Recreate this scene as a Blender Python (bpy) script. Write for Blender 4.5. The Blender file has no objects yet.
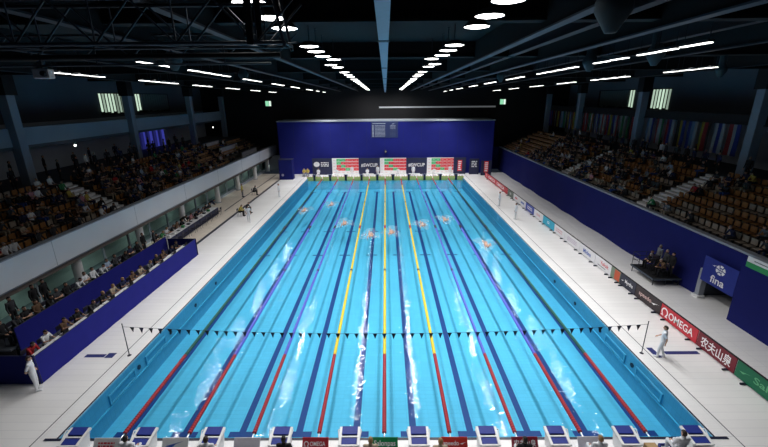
import bpy, bmesh, math, random
from mathutils import Vector, Matrix, Euler
R = random.Random(7)
C = bpy.context.scene.collection
SC = bpy.context.scene
PI = math.pi

# ------------------------------------------------------------------ materials
MATS = {}
def pm(name, col, rough=.6, metal=0.0, var=.12, scale=6.0, spec=.4, emit=None):
    """procedural material: base colour broken up by noise"""
    if name in MATS: return MATS[name]
    m = bpy.data.materials.new(name); m.use_nodes = True
    nt = m.node_tree; b = nt.nodes['Principled BSDF']
    tc = nt.nodes.new('ShaderNodeTexCoord'); n = nt.nodes.new('ShaderNodeTexNoise')
    n.inputs['Scale'].default_value = scale; n.inputs['Detail'].default_value = 3
    nt.links.new(tc.outputs['Object'], n.inputs['Vector'])
    mx = nt.nodes.new('ShaderNodeMix'); mx.data_type = 'RGBA'
    mx.inputs['A'].default_value = (*[c*(1-var) for c in col], 1)
    mx.inputs['B'].default_value = (*[min(1, c*(1+var)) for c in col], 1)
    nt.links.new(n.outputs['Fac'], mx.inputs['Factor'])
    nt.links.new(mx.outputs['Result'], b.inputs['Base Color'])
    b.inputs['Roughness'].default_value = rough; b.inputs['Metallic'].default_value = metal
    b.inputs['Specular IOR Level'].default_value = spec
    if emit:
        nt.links.new(mx.outputs['Result'], b.inputs['Emission Color']); b.inputs['Emission Strength'].default_value = emit
    MATS[name] = m; return m

def em(name, col, s):
    if name in MATS: return MATS[name]
    m = bpy.data.materials.new(name); m.use_nodes = True
    nt = m.node_tree; nt.nodes.clear()
    o = nt.nodes.new('ShaderNodeOutputMaterial'); e = nt.nodes.new('ShaderNodeEmission')
    e.inputs[0].default_value = (*col, 1); e.inputs[1].default_value = s
    nt.links.new(e.outputs[0], o.inputs[0]); MATS[name] = m; return m

def tile(name, col, grout, bw, rh, mortar=.02, rough=.5, var=.06, rot=0, spec=.35):
    m = bpy.data.materials.new(name); m.use_nodes = True
    nt = m.node_tree; b = nt.nodes['Principled BSDF']
    tc = nt.nodes.new('ShaderNodeTexCoord'); mp = nt.nodes.new('ShaderNodeMapping')
    mp.inputs['Rotation'].default_value = rot if isinstance(rot, tuple) else (0, 0, rot)
    br = nt.nodes.new('ShaderNodeTexBrick'); br.offset = 0
    br.inputs['Scale'].default_value = 1; br.inputs['Brick Width'].default_value = bw
    br.inputs['Row Height'].default_value = rh; br.inputs['Mortar Size'].default_value = mortar
    br.inputs['Mortar Smooth'].default_value = .3
    br.inputs['Color1'].default_value = (*[c*(1-var) for c in col], 1)
    br.inputs['Color2'].default_value = (*[min(1, c*(1+var)) for c in col], 1)
    br.inputs['Mortar'].default_value = (*grout, 1)
    n = nt.nodes.new('ShaderNodeTexNoise'); n.inputs['Scale'].default_value = .35; n.inputs['Detail'].default_value = 5
    mu = nt.nodes.new('ShaderNodeMix'); mu.data_type = 'RGBA'; mu.blend_type = 'MULTIPLY'
    mu.inputs['Factor'].default_value = .35
    nt.links.new(tc.outputs['Object'], mp.inputs[0]); nt.links.new(mp.outputs[0], br.inputs['Vector'])
    nt.links.new(tc.outputs['Object'], n.inputs['Vector'])
    nt.links.new(br.outputs['Color'], mu.inputs['A']); nt.links.new(n.outputs['Fac'], mu.inputs['B'])
    cr = nt.nodes.new('ShaderNodeMapRange'); cr.inputs['From Min'].default_value = .3; cr.inputs['From Max'].default_value = .7
    cr.inputs['To Min'].default_value = .75; cr.inputs['To Max'].default_value = 1
    nt.links.new(n.outputs['Fac'], cr.inputs['Value']); nt.links.new(cr.outputs[0], mu.inputs['B'])
    nt.links.new(mu.outputs['Result'], b.inputs['Base Color'])
    b.inputs['Roughness'].default_value = rough; b.inputs['Specular IOR Level'].default_value = spec
    return m

def water_mat():
    m = bpy.data.materials.new('pool water'); m.use_nodes = True
    nt = m.node_tree; nt.nodes.clear(); N = nt.nodes.new; Lk = nt.links.new
    o = N('ShaderNodeOutputMaterial'); tr = N('ShaderNodeBsdfTransparent'); gl = N('ShaderNodeBsdfGlossy')
    fr = N('ShaderNodeFresnel'); mx = N('ShaderNodeMixShader'); bp = N('ShaderNodeBump')
    tr.inputs[0].default_value = (.80, .96, 1, 1); gl.inputs['Color'].default_value = (.6, .62, .64, 1)
    gl.inputs['Roughness'].default_value = .006; fr.inputs[0].default_value = 1.33
    tc = N('ShaderNodeTexCoord'); mp = N('ShaderNodeMapping'); mp.inputs['Scale'].default_value = (.5, 1.6, 1)
    n1 = N('ShaderNodeTexNoise'); n1.inputs['Scale'].default_value = 3.0; n1.inputs['Detail'].default_value = 1; n1.inputs['Distortion'].default_value = .6
    n2 = N('ShaderNodeTexNoise'); n2.inputs['Scale'].default_value = .25; n2.inputs['Detail'].default_value = 2
    mr = N('ShaderNodeMapRange'); mr.inputs['From Min'].default_value = .35; mr.inputs['From Max'].default_value = .65; mr.inputs['To Min'].default_value = .5; mr.inputs['To Max'].default_value = 1.3
    mu = N('ShaderNodeMath'); mu.operation = 'MULTIPLY'
    Lk(tc.outputs['Object'], mp.inputs[0]); Lk(mp.outputs[0], n1.inputs['Vector']); Lk(tc.outputs['Object'], n2.inputs['Vector'])
    Lk(n2.outputs['Fac'], mr.inputs['Value']); Lk(n1.outputs['Fac'], mu.inputs[0]); Lk(mr.outputs[0], mu.inputs[1])
    bp.inputs['Strength'].default_value = 1; bp.inputs['Distance'].default_value = .0125
    Lk(mu.outputs[0], bp.inputs['Height']); Lk(bp.outputs[0], gl.inputs['Normal']); Lk(bp.outputs[0], fr.inputs['Normal'])
    Lk(fr.outputs[0], mx.inputs[0]); Lk(tr.outputs[0], mx.inputs[1]); Lk(gl.outputs[0], mx.inputs[2]); Lk(mx.outputs[0], o.inputs[0])
    return m

def foam_mat():
    m = bpy.data.materials.new('white foam'); m.use_nodes = True
    nt = m.node_tree; nt.nodes.clear(); N = nt.nodes.new; Lk = nt.links.new
    o = N('ShaderNodeOutputMaterial'); tr = N('ShaderNodeBsdfTransparent'); d = N('ShaderNodeBsdfDiffuse'); d.inputs[0].default_value = (.85, .92, .97, 1)
    n = N('ShaderNodeTexNoise'); n.inputs['Scale'].default_value = 7; n.inputs['Detail'].default_value = 5
    tc = N('ShaderNodeTexCoord'); r = N('ShaderNodeMapRange'); r.inputs['From Min'].default_value = .42; r.inputs['From Max'].default_value = .72; r.inputs['To Max'].default_value = .38
    mx = N('ShaderNodeMixShader'); Lk(tc.outputs['Object'], n.inputs['Vector']); Lk(n.outputs['Fac'], r.inputs['Value']); Lk(r.outputs[0], mx.inputs[0])
    Lk(tr.outputs[0], mx.inputs[1]); Lk(d.outputs[0], mx.inputs[2]); Lk(mx.outputs[0], o.inputs[0]); return m

def glass_mat():
    m = bpy.data.materials.new('green tinted glass'); m.use_nodes = True
    nt = m.node_tree; nt.nodes.clear(); N = nt.nodes.new; Lk = nt.links.new
    o = N('ShaderNodeOutputMaterial'); tr = N('ShaderNodeBsdfTransparent'); tr.inputs[0].default_value = (.70, .85, .80, 1)
    gl = N('ShaderNodeBsdfGlossy'); gl.inputs['Roughness'].default_value = .02; gl.inputs['Color'].default_value = (.9, 1, .97, 1)
    fr = N('ShaderNodeLayerWeight'); fr.inputs['Blend'].default_value = .12; mx = N('ShaderNodeMixShader'); Lk(fr.outputs['Fresnel'], mx.inputs[0]); Lk(tr.outputs[0], mx.inputs[1]); Lk(gl.outputs[0], mx.inputs[2]); Lk(mx.outputs[0], o.inputs[0])
    return m

M_blue = pm('royal blue fabric', (.009, .013, .125), .8, var=.15, scale=1.2, spec=.15)
M_bluebar = pm('violet blue barrier fabric', (.016, .018, .21), .8, var=.12, scale=1.5, spec=.15)
M_navy = pm('navy panel', (.02, .024, .07), .6)
M_white = pm('white paint', (.78, .79, .8), .45, var=.04)
M_offwhite = pm('parapet plaster', (.72, .74, .78), .7, var=.04, scale=.6)
M_grey = pm('grey plaster', (.30, .33, .38), .8, var=.06, scale=.5)
M_dgrey = pm('dark plaster', (.07, .08, .10), .8)
M_black = pm('black paint', (.006, .006, .008), .7)
M_ceil = pm('black ceiling', (.005, .006, .008), .9)
M_steel = pm('dark steel', (.026, .032, .043), .5, .2)
M_steel2 = pm('blue grey steel', (.055, .073, .10), .5, .1)
M_chrome = pm('brushed steel', (.6, .62, .65), .3, .9, var=.05)
M_wood = pm('bench wood', (.58, .35, .18), .6, var=.25, scale=4)
M_orange = pm('orange seat plastic', (.34, .155, .045), .5)
M_tan = pm('tan seat plastic', (.36, .30, .24), .5)
M_step = pm('white stair edge', (.93, .94, .96), .6)
M_conc = pm('stand concrete', (.14, .12, .105), .85)
M_red = pm('rope red', (.38, .02, .03), .45)
M_yel = pm('rope yellow', (.80, .60, .03), .45)
M_vio = pm('rope violet', (.10, .12, .60), .45)
M_grn = pm('rope green', (.012, .09, .07), .45)
M_dark = pm('dark float', (.03, .03, .05), .5)
M_blocktop = pm('starting block blue', (.012, .03, .25), .6)
M_lamp = em('lamp diffuser', (1, .985, .96), 15)
M_tube = em('tube lamp diffuser', (1, .985, .95), 5)
M_foam = foam_mat()
M_glass = glass_mat()

# ------------------------------------------------------------------ mesh helpers
class MB:
    def __init__(s): s.v = []; s.f = []; s.m = []; s.mats = []; s.sm = []
    def mi(s, m):
        if m not in s.mats: s.mats.append(m)
        return s.mats.index(m)
    def poly(s, pts, faces, m, smooth=False):
        b = len(s.v); s.v += [tuple(p) for p in pts]; k = s.mi(m)
        for f in faces: s.f.append([b+i for i in f]); s.m.append(k); s.sm.append(smooth)
    def box(s, lo, hi, m, mat=None, taper=1.0):
        x0, y0, z0 = lo; x1, y1, z1 = hi
        cx, cy = (x0+x1)/2, (y0+y1)/2
        t = lambda x, y, z: (cx+(x-cx)*taper, cy+(y-cy)*taper, z)
        p = [(x0,y0,z0),(x1,y0,z0),(x1,y1,z0),(x0,y1,z0),t(x0,y0,z1),t(x1,y0,z1),t(x1,y1,z1),t(x0,y1,z1)]
        if mat: p = [mat @ Vector(q) for q in p]
        s.poly(p, [(0,3,2,1),(4,5,6,7),(0,1,5,4),(1,2,6,5),(2,3,7,6),(3,0,4,7)], m)
    def bbox(s, lo, hi, m, b=.02, mat=None):
        """bevelled box"""
        bm = bmesh.new(); bmesh.ops.create_cube(bm, size=1)
        for v in bm.verts:
            v.co = Vector([(lo[i]+hi[i])/2 + v.co[i]*(hi[i]-lo[i]) for i in range(3)])
        bmesh.ops.bevel(bm, geom=bm.edges[:], offset=b, segments=2, affect='EDGES', profile=.5)
        s.addbm(bm, m, mat)
    def addbm(s, bm, m, mat=None, smooth=False):
        bm.verts.index_update()
        s.poly([(mat @ v.co if mat else v.co.copy()) for v in bm.verts], [[v.index for v in f.verts] for f in bm.faces], m, smooth); bm.free()
    def tube(s, p0, p1, r0, m, r1=None, n=8, cap=True, smooth=True):
        r1 = r0 if r1 is None else r1
        p0, p1 = Vector(p0), Vector(p1); d = (p1-p0).normalized()
        a = d.orthogonal().normalized(); b = d.cross(a)
        pts = []
        for p, r in ((p0, r0), (p1, r1)):
            for i in range(n):
                t = 2*PI*i/n; pts.append(p + a*(r*math.cos(t)) + b*(r*math.sin(t)))
        s.poly(pts, [(i, (i+1) % n, n+(i+1) % n, n+i) for i in range(n)], m, smooth)
        if cap: s.poly(pts, [tuple(range(n))[::-1], tuple(range(n, 2*n))], m)
    def lathe(s, prof, m, at=(0,0,0), n=16, axis='Z'):
        pts = []
        for r, z in prof:
            for i in range(n):
                t = 2*PI*i/n
                q = (r*math.cos(t), r*math.sin(t), z) if axis == 'Z' else (r*math.cos(t), z, r*math.sin(t))
                pts.append((at[0]+q[0], at[1]+q[1], at[2]+q[2]))
        k = len(prof)
        s.poly(pts, [(j*n+i, j*n+(i+1) % n, (j+1)*n+(i+1) % n, (j+1)*n+i) for j in range(k-1) for i in range(n)], m, True)
    def ball(s, c, r, m, mat=None, u=12, v=8):
        bm = bmesh.new(); bmesh.ops.create_uvsphere(bm, u_segments=u, v_segments=v, radius=1)
        rr = r if isinstance(r, tuple) else (r, r, r)
        for q in bm.verts: q.co = Vector((q.co.x*rr[0]+c[0], q.co.y*rr[1]+c[1], q.co.z*rr[2]+c[2]))
        s.addbm(bm, m, mat, True)
    def mesh(s, name):
        me = bpy.data.meshes.new(name); me.from_pydata([tuple(v) for v in s.v], [], s.f)
        for m in s.mats: me.materials.append(m)
        me.polygons.foreach_set('material_index', s.m); me.polygons.foreach_set('use_smooth', s.sm)
        bm = bmesh.new(); bm.from_mesh(me); bmesh.ops.recalc_face_normals(bm, faces=bm.faces); bm.to_mesh(me); bm.free()
        me.update(); return me
    def build(s, name, parent=None, loc=None, rz=0):
        o = bpy.data.objects.new(name, s.mesh(name)); C.objects.link(o)
        if parent: o.parent = parent
        if loc: o.location = loc
        if rz: o.rotation_euler.z = rz
        return o

def tag(o, label=None, cat=None, group=None, kind=None):
    if label: o['label'] = label
    if cat: o['category'] = cat
    if group: o['group'] = group
    if kind: o['kind'] = kind
    return o
def empty(name, loc, label, cat, group=None, rz=0):
    o = bpy.data.objects.new(name, None); C.objects.link(o); o.location = loc; o.rotation_euler.z = rz
    return tag(o, label, cat, group)
def struct(name, mb, label=None):
    return tag(mb.build(name), label, None, None, 'structure')
KIDS = {}
def kids(o): return [c for c in o.children]
def copy_tree(o, parent=None, childmap=None):
    c = o.copy(); C.objects.link(c)
    if parent: c.parent = parent
    for ch in o.children: copy_tree(ch, c)
    return c
def text_mesh(body, m, w, h, ext=.004, bold=0.0):
    cu = bpy.data.curves.new('lettering', 'FONT'); cu.body = body; cu.size = 1; cu.align_x = 'CENTER'; cu.align_y = 'CENTER'
    cu.offset = bold; cu.resolution_u = 3
    o = bpy.data.objects.new('lettering', cu); C.objects.link(o)
    dg = bpy.context.evaluated_depsgraph_get(); me = bpy.data.meshes.new_from_object(o.evaluated_get(dg))
    bpy.data.objects.remove(o); bpy.data.curves.remove(cu)
    xs = [v.co.x for v in me.vertices]; ys = [v.co.y for v in me.vertices]
    if xs:
        cx, cy = (min(xs)+max(xs))/2, (min(ys)+max(ys))/2; sx = w/(max(xs)-min(xs)); sy = h/(max(ys)-min(ys))
        for v in me.vertices: v.co = Vector(((v.co.x-cx)*sx, (v.co.y-cy)*sy, ext))
    me.materials.clear(); me.materials.append(m); return me
def frame(o, xax, up):
    """3x3 basis matrix: local x = xax, local y = up, local z = normal, at point o"""
    x = Vector(xax).normalized(); y = Vector(up).normalized(); z = x.cross(y)
    m = Matrix((x, y, z)).transposed().to_4x4(); m.translation = Vector(o); return m
def put(me, name, parent, mat):
    o = bpy.data.objects.new(name, me); C.objects.link(o)
    if parent:
        bpy.context.view_layer.update(); o.parent = parent
        o.matrix_basis = parent.matrix_basis.inverted() @ mat
    else: o.matrix_basis = mat
    return o

W, L = 12.35, 50.0
DEPTH = 1.75
# ================================================================== SETTING
M_deck = tile('deck tile', (.82, .815, .82), (.70, .70, .72), 6.0, .40, .012, .45, .02)
M_deckb = tile('beige deck tile', (.80, .71, .61), (.66, .59, .50), .5, .5, .018, .5, .05)
M_gutter = tile('gutter grate', (.86, .86, .87), (.62, .62, .64), 1.0, .05, .006, .4, .02)
M_ptile = tile('pool floor tile', (.125, .55, .80), (.10, .48, .72), .5, .25, .012, .5, .03)
M_pwall = tile('pool wall tile', (.11, .40, .60), (.10, .36, .55), .5, .25, .012, .5, .04, rot=(0, PI/2, 0))
M_line = pm('lane line tile', (.006, .042, .21), .5, var=.1, scale=3)
M_edge = pm('black edge tile', (.012, .016, .04), .4)
M_mark = pm('deck mark tile', (.02, .03, .15), .5)

def slab(name, x0, x1, y0, y1, z1, m, th=.3, extra=None, label=None):
    b = MB(); b.box((x0, y0, z1-th), (x1, y1, z1), m)
    if extra: extra(b)
    return struct(name, b, label)
def gut(b, x0, x1, y0, y1, m=M_gutter, z=.004): b.box((x0, y0, z-.003), (x1, y1, z), m)

def dl(b):
    gut(b, -13.1, -W-.0, 0, L); gut(b, -W-.07, -W+.005, 0, L, M_edge, .012); gut(b, -13.16, -13.12, -6, 54.5, M_dgrey)
    gut(b, -15.0, -14.0, 4.9, 5.15, M_mark); gut(b, -13.95, -13.55, 4.85, 5.25, M_mark)
    gut(b, -16.85, -16.55, 18.3, 54, M_edge, .008); gut(b, -18.45, -18.3, 31.5, 54, M_edge, .008); gut(b, -21, -16.85, 18.6, 54.5, M_deckb, .005)
slab('floor_deck_left', -21.4, -W, -6, 54.5, 0, M_deck, extra=dl)
def dr(b):
    gut(b, W, 13.1, 0, L); gut(b, W-.005, W+.07, 0, L, M_edge, .012); gut(b, 13.12, 13.16, -6, 54.5, M_dgrey)
    gut(b, 13.95, 15.65, 4.95, 5.2, M_mark); gut(b, 13.3, 13.6, 4.7, 5.5, M_mark)
slab('floor_deck_right', W, 22.4, -6, 54.5, 0, M_deck, extra=dr)
def dn(b): gut(b, -W-.5, W+.5, -.12, .0, M_edge, .012); gut(b, -W, W, -.75, -.12)
slab('floor_deck_near', -W, W, -6, 0, 0, M_deck, extra=dn)
slab('floor_deck_far', -W, W, L, 54.5, 0, M_deck)
# basin
b = MB(); b.box((-W, 0, -DEPTH-.2), (W, L, -DEPTH), M_ptile)
for i in range(10):
    x = -11.25+2.5*i
    gut(b, x-.15, x+.15, 1.86, L-2, M_line, -DEPTH+.006)
    gut(b, x-.55, x+.55, 1.70, 2.0, M_line, -DEPTH+.008); gut(b, x-.5, x+.5, L-2.2, L-1.9, M_line, -DEPTH+.008)
    for yy in (22.3, 29.1): gut(b, x-.5, x+.5, yy-.1, yy+.1, M_line, -DEPTH+.007)
struct('floor_pool', b)
for s, nm in ((-1, 'left'), (1, 'right')):
    b = MB(); b.box((s*W, -.3, -DEPTH-.2), (s*(W+.3), L+.3, -.304) if s > 0 else (s*(W+.3), L+.3, -.304), M_pwall) if False else None
    x0, x1 = sorted((s*W, s*(W-.03)))
    b.box((x0, 0, -DEPTH), (x1, L, -.012), M_pwall)
    xa, xb = sorted((s*W, s*(W-.09)))
    b.box((xa, 0, -.95), (xb, L, -.90), pm('pool ledge tile', (.10, .48, .70), .5))
    struct('wall_pool_'+nm, b)
b = MB(); b.box((-W, L-.02, -DEPTH), (W, L, -.01), tile('pool end wall tile', (.22, .78, .97), (.2, .7, .9), .5, .25, .012, .5, .03, rot=(PI/2, 0, 0))); struct('wall_pool_far', b)
b = MB(); b.box((-W, 0, -DEPTH), (W, .02, -.01), M_ptile); struct('wall_pool_near', b)
b = MB(); b.poly([(-W+.03, .02, -.06), (W-.03, .02, -.06), (W-.03, L-.02, -.06), (-W+.03, L-.02, -.06)], [(0, 1, 2, 3)], water_mat())
struct('pool_water', b, 'clear rippled water filling the fifty metre pool')
# underwater window frames and inlets on the side walls
for s, side in ((-1, 'glass wall'), (1, 'advertising boards')):
    for k, y in enumerate((2.6, 5.4)):
        b = MB(); xa, xb = sorted((s*(W-.03), s*(W-.10)))
        mf = pm('pool light frame', (.12, .44, .64), .4)
        b.box((xa, y, -.85), (xb, y+1.9, -.78), mf); b.box((xa, y, -.42), (xb, y+1.9, -.35), mf)
        b.box((xa, y, -.78), (xb, y+.08, -.42), mf); b.box((xa, y+1.82, -.78), (xb, y+1.9, -.42), mf)
        o = b.build('underwater_window_frame')
        b = MB(); xa, xb = sorted((s*(W-.03), s*(W-.06))); b.box((xa, y+.08, -.78), (xb, y+1.82, -.42), pm('pool light glass', (.07, .33, .53), .2)); b.build('pane', o)
        tag(o, f"pale framed underwater window, pool wall on the {side} side, {('nearest the blocks','beside the flag pole')[k]}", 'window', 'underwater windows')
    for y in (4.85, 7.9, 11, 14.2):
        b = MB(); xa, xb = sorted((s*(W-.03), s*(W-.07))); 
        b.tube((xa, y, -.55), (xb, y, -.55), .12, M_edge, n=14)
        o = b.build('water_inlet'); tag(o, f'round dark water inlet in the pool wall on the {side} side', 'inlet', f'water inlets, {side} side')

# --- stands
ROWS, RP, RR = 7, .85, .40
def terrace(s, z0, x0, y0, y1):
    RR = RRL if s < 0 else RRR
    b = MB()
    for i in range(ROWS):
        xa, xb = sorted((s*(x0+RP*i), s*(x0+RP*(i+1)))); b.box((xa, y0, z0-.7), (xb, y1, z0+RR*i), M_conc)
    xa, xb = sorted((s*(x0+RP*ROWS), s*32)); b.box((xa, y0, z0-.7), (xb, y1, z0+RR*ROWS), M_dgrey)
    return b
ZL, XL = 2.95, 20.0
ZR, XR = 3.6, 20.4
RRL, RRR = .42, .37
struct('floor_left_stand', terrace(-1, ZL, XL, -2, 60))
struct('floor_right_stand', terrace(1, ZR, XR, -2, 60))
# left parapet, soffit, back glass
b = MB(); b.box((-20.0, -2, 2.75), (-19.65, 60, 4.32), M_offwhite); b.box((-20.05, -2, 4.32), (-19.6, 60, 4.38), M_grey)
for y in range(2, 60, 8): b.box((-19.652, y, 2.75), (-19.645, y+.03, 4.32), M_grey)
struct('wall_left_parapet', b)
b = MB(); b.box((-21.5, -2, -.1), (-21.2, 60, .25), M_grey); b.box((-21.5, -2, 2.55), (-19.9, 60, 2.75), M_grey)
b.box((-22.7, -2, 0), (-22.5, 60, 2.6), pm('room wall behind the glass', (.62, .66, .65), .8)); b.box((-25, -2, -.1), (-21.4, 60, 0), M_grey)
struct('wall_left', b)
k = 1
y = -2.0
while y < 58:
    b = MB(); b.poly([(-21.34, y+.06, .25), (-21.34, y+2.94, .25), (-21.34, y+2.94, 2.55), (-21.34, y+.06, 2.55)], [(0, 1, 2, 3)], M_glass); o = b.build(f'window_{k}'); tag(o, None, None, None, 'structure')
    b = MB(); b.box((-21.42, y-.05, .25), (-21.26, y+.06, 2.55), M_grey); b.box((-21.40, y+.06, 1.62), (-21.30, y+2.94, 1.67), M_grey); b.build('window_frame', o)
    y += 3.0; k += 1
WN = k
for y in range(3, 58, 6):
    rl = bpy.data.lights.new('added_room_light', 'AREA'); rl.energy = 11; rl.shape = 'RECTANGLE'; rl.size = .3; rl.size_y = 4; rl.color = (.85, 1, .95)  # added light without a visible fixture, brightens what shows through the panes
    ro = bpy.data.objects.new('added_room_light', rl); C.objects.link(ro); ro.location = (-21.75, y, 2.1); ro.rotation_euler = Vector((-.7, 0, -1)).to_track_quat('-Z', 'Y').to_euler()
b = MB(); b.box((-25, -2, 2.15), (-21.5, 60, 2.25), M_dgrey); struct('ceiling_room', b)
for j, y in enumerate((-1, 5.5, 12.5, 19.5, 26.6, 35.4, 42.4, 50, 57)):
    b = MB(); b.tube((-20.65, y, 0), (-20.65, y, 2.6), .3, M_white, n=18); b.tube((-20.65, y, 0), (-20.65, y, .08), .36, M_grey, n=18)
    o = b.build('pillar'); tag(o, None, None, None, 'structure')
# right blue wall with the opening
b = MB()
def wavy(y0, y1, z0, z1, x=20.0, th=.12):
    n = max(2, int((y1-y0)/.35)); pts = []
    for i in range(n+1):
        y = y0+(y1-y0)*i/n
        for z, a in ((z0, .14), (z0+(z1-z0)*.35, .05), (z1, .015)):
            pts.append((x - a*(.5+.5*math.sin(y*1.05+.7*math.sin(y*.43))), y, z))
    b.poly(pts, [(3*i+j, 3*i+j+1, 3*i+3+j+1, 3*i+3+j) for i in range(n) for j in range(2)], M_blue, True)
    b.box((x+.02, y0, z0), (x+th, y1, z1), M_blue)
wavy(11.0, 58, 0, 3.82); wavy(8.15, 11.0, 1.25, 3.82)
b.box((19.55, -3, 0), (20.1, 8.15, 3.82), M_blue)
b.box((19.98, -3, 3.82), (20.4, 58, 3.95), M_grey)
struct('wall_right', b)
b = MB(); b.box((20.1, 7.9, 0), (22.3, 8.15, 3.1), M_dgrey); b.box((20.1, 11, 0), (22.3, 11.2, 3.1), M_dgrey); b.box((22.2, 7.9, 0), (22.4, 11.2, 3.1), M_dgrey)
struct('wall_passage', b)
b = MB(); b.box((19.86, 10.75, 0), (20.2, 11.05, 1.9), M_grey); b.box((19.7, 10.6, 0), (20.2, 11.1, .14), M_white); tag(b.build('pillar'), None, None, None, 'structure')
# upper hall side walls, beams, columns
for s, nm in ((-1, 'left'), (1, 'right')):
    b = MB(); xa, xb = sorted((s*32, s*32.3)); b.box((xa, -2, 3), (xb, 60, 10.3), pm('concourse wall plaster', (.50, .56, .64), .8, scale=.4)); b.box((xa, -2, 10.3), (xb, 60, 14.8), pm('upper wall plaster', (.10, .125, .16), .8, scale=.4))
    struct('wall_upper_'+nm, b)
b = MB(); b.box((-28.6, 2, 8.85), (-28.2, 60, 10.2), pm('gallery parapet plaster', (.27, .33, .41), .8, scale=.5)); b.box((-32, 2, 8.6), (-28.2, 60, 8.85), M_dgrey); struct('trim_1', b)
b = MB(); b.box((28.3, 2, 10.05), (28.7, 60, 10.75), M_black); b.box((28.2, 2, 9.95), (32, 60, 10.05), M_black); struct('trim_2', b)
for s in (-1, 1):
    z0 = (ZL+RRL*ROWS if s < 0 else ZR+RRR*ROWS)
    for y in (5, 18.8, 33, 47, 58.5):
        b = MB(); b.bbox((s*28-.36, y-.36, z0), (s*28+.36, y+.36, 14.0), pm('column plaster', (.24, .29, .36), .8, scale=.5), .04)
        b.box((s*28-.5, y-.5, 12.6), (s*28+.5, y+.5, 14.4), M_black)
        tag(b.build('column'), None, None, None, 'structure')
b = MB(); b.box((-32.3, 60, -.3), (32.3, 60.3, 15), M_black); struct('wall_back', b)
# far blue wall
M_farblue = pm('far wall blue fabric', (.016, .020, .20), .75, var=.3, scale=.25, spec=.15)
b = MB(); b.box((-17.6, 54.2, 0), (17.9, 54.6, 8.55), M_farblue); b.box((-17.6, 54.6, 0), (-17.3, 60, 8.55), M_farblue); b.box((17.6, 54.6, 0), (17.9, 60, 8.55), M_farblue)
b.box((-17.7, 54.1, 8.55), (18.0, 60, 8.72), M_grey)
for x in range(-15, 18, 3): b.box((x-.012, 54.194, 2.9), (x+.012, 54.2, 8.55), M_navy)
struct('wall_far', b)
b = MB(); b.box((17.9, 58, 0), (22, 58.3, 3.9), M_blue); struct('wall_far_right', b)
b = MB(); b.box((-21.4, 58, 0), (-17.6, 58.3, 2.7), M_grey); struct('wall_far_left', b)
b = MB(); b.box((-1, 59.7, 10.5), (19.3, 59.95, 10.75), pm('pale glowing rail', (.55, .58, .6), .6, emit=.12)); struct('trim_3', b)  # rail's paleness includes a faint glow put into its material
# ceiling
CZ = lambda y: 14.75-.0105*y
TOPZ = 14.8
def sloped(b, x0, x1, y0, y1, dz0, dz1, m):
    p = []
    for dz in (dz0, dz1):
        za, zb_ = (CZ(y0)+dz, CZ(y1)+dz) if dz else (TOPZ, TOPZ)
        p += [(x0, y0, za), (x1, y0, za), (x1, y1, zb_), (x0, y1, zb_)]
    b.poly(p, [(0, 3, 2, 1), (4, 5, 6, 7), (0, 1, 5, 4), (1, 2, 6, 5), (2, 3, 7, 6), (3, 0, 4, 7)], m)
b = MB(); b.box((-32.3, -8, TOPZ), (32.3, 60.3, TOPZ+.2), M_ceil); struct('ceiling', b)
n = 4
for x, dz, w, m in ((-7.7, -.75, .10, M_steel), (7.7, -.75, .10, M_steel2), (-4.6, -.75, .08, M_steel), (4.6, -.75, .09, M_steel2), (14.2, -.6, .1, M_steel), (-14.2, -.6, .1, M_steel), (23.5, -.6, .1, M_steel), (-23.5, -.6, .1, M_steel), (6.3, -.5, .1, M_steel), (10.8, -.5, .1, M_steel)):
    b = MB(); sloped(b, x-w, x+w, -4, 60, dz, 0, m if dz > -.6 else M_ceil); sloped(b, x-w*1.6, x+w*1.6, -4, 60, dz-.05, dz, m); struct(f'trim_{n}', b); n += 1
for y in (.4, 9.4, 18.6, 27.8, 37, 46.2, 55.4):
    b = MB(); sloped(b, -28, 28, y-.12, y+.12, -.5, 0, M_ceil); sloped(b, -28, 28, y-.2, y+.2, -.56, -.5, M_ceil); struct(f'trim_{n}', b); n += 1

# ================================================================== CEILING THINGS
b = MB()
sloped(b, -.06, .22, -5, 59, -1.02, -.74, pm('duct metal', (.28, .36, .46), .5, .1))
for y in (.4, 9.4, 18.6, 27.8, 37, 46.2, 55.4): sloped(b, -.08, .24, y-.12, y+.12, -1.04, -.72, M_steel)
duct = tag(b.build('ceiling_duct'), 'long grey blue duct hanging along the middle of the ceiling', 'duct')
b = MB()
for y in (.4, 9.4, 18.6, 27.8, 37, 46.2, 55.4): b.tube((.08, y, CZ(y)-.74), (.08, y, TOPZ), .02, M_steel)
b.build('hanger', duct)

def area(loc, size, power, spread, parent=None, sy=None, name='lamp_light', aim=(0, -.22, -1)):
    la = bpy.data.lights.new(name, 'AREA'); la.energy = power; la.spread = spread
    la.shape = 'DISK' if sy is None else 'RECTANGLE'; la.size = size
    if sy: la.size_y = sy
    la.color = (1, .985, .965)
    o = bpy.data.objects.new(name, la); C.objects.link(o); o.location = loc
    o.rotation_euler = Vector(aim).to_track_quat('-Z', 'Y').to_euler()
    if parent: o.parent = parent
    return o

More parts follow.
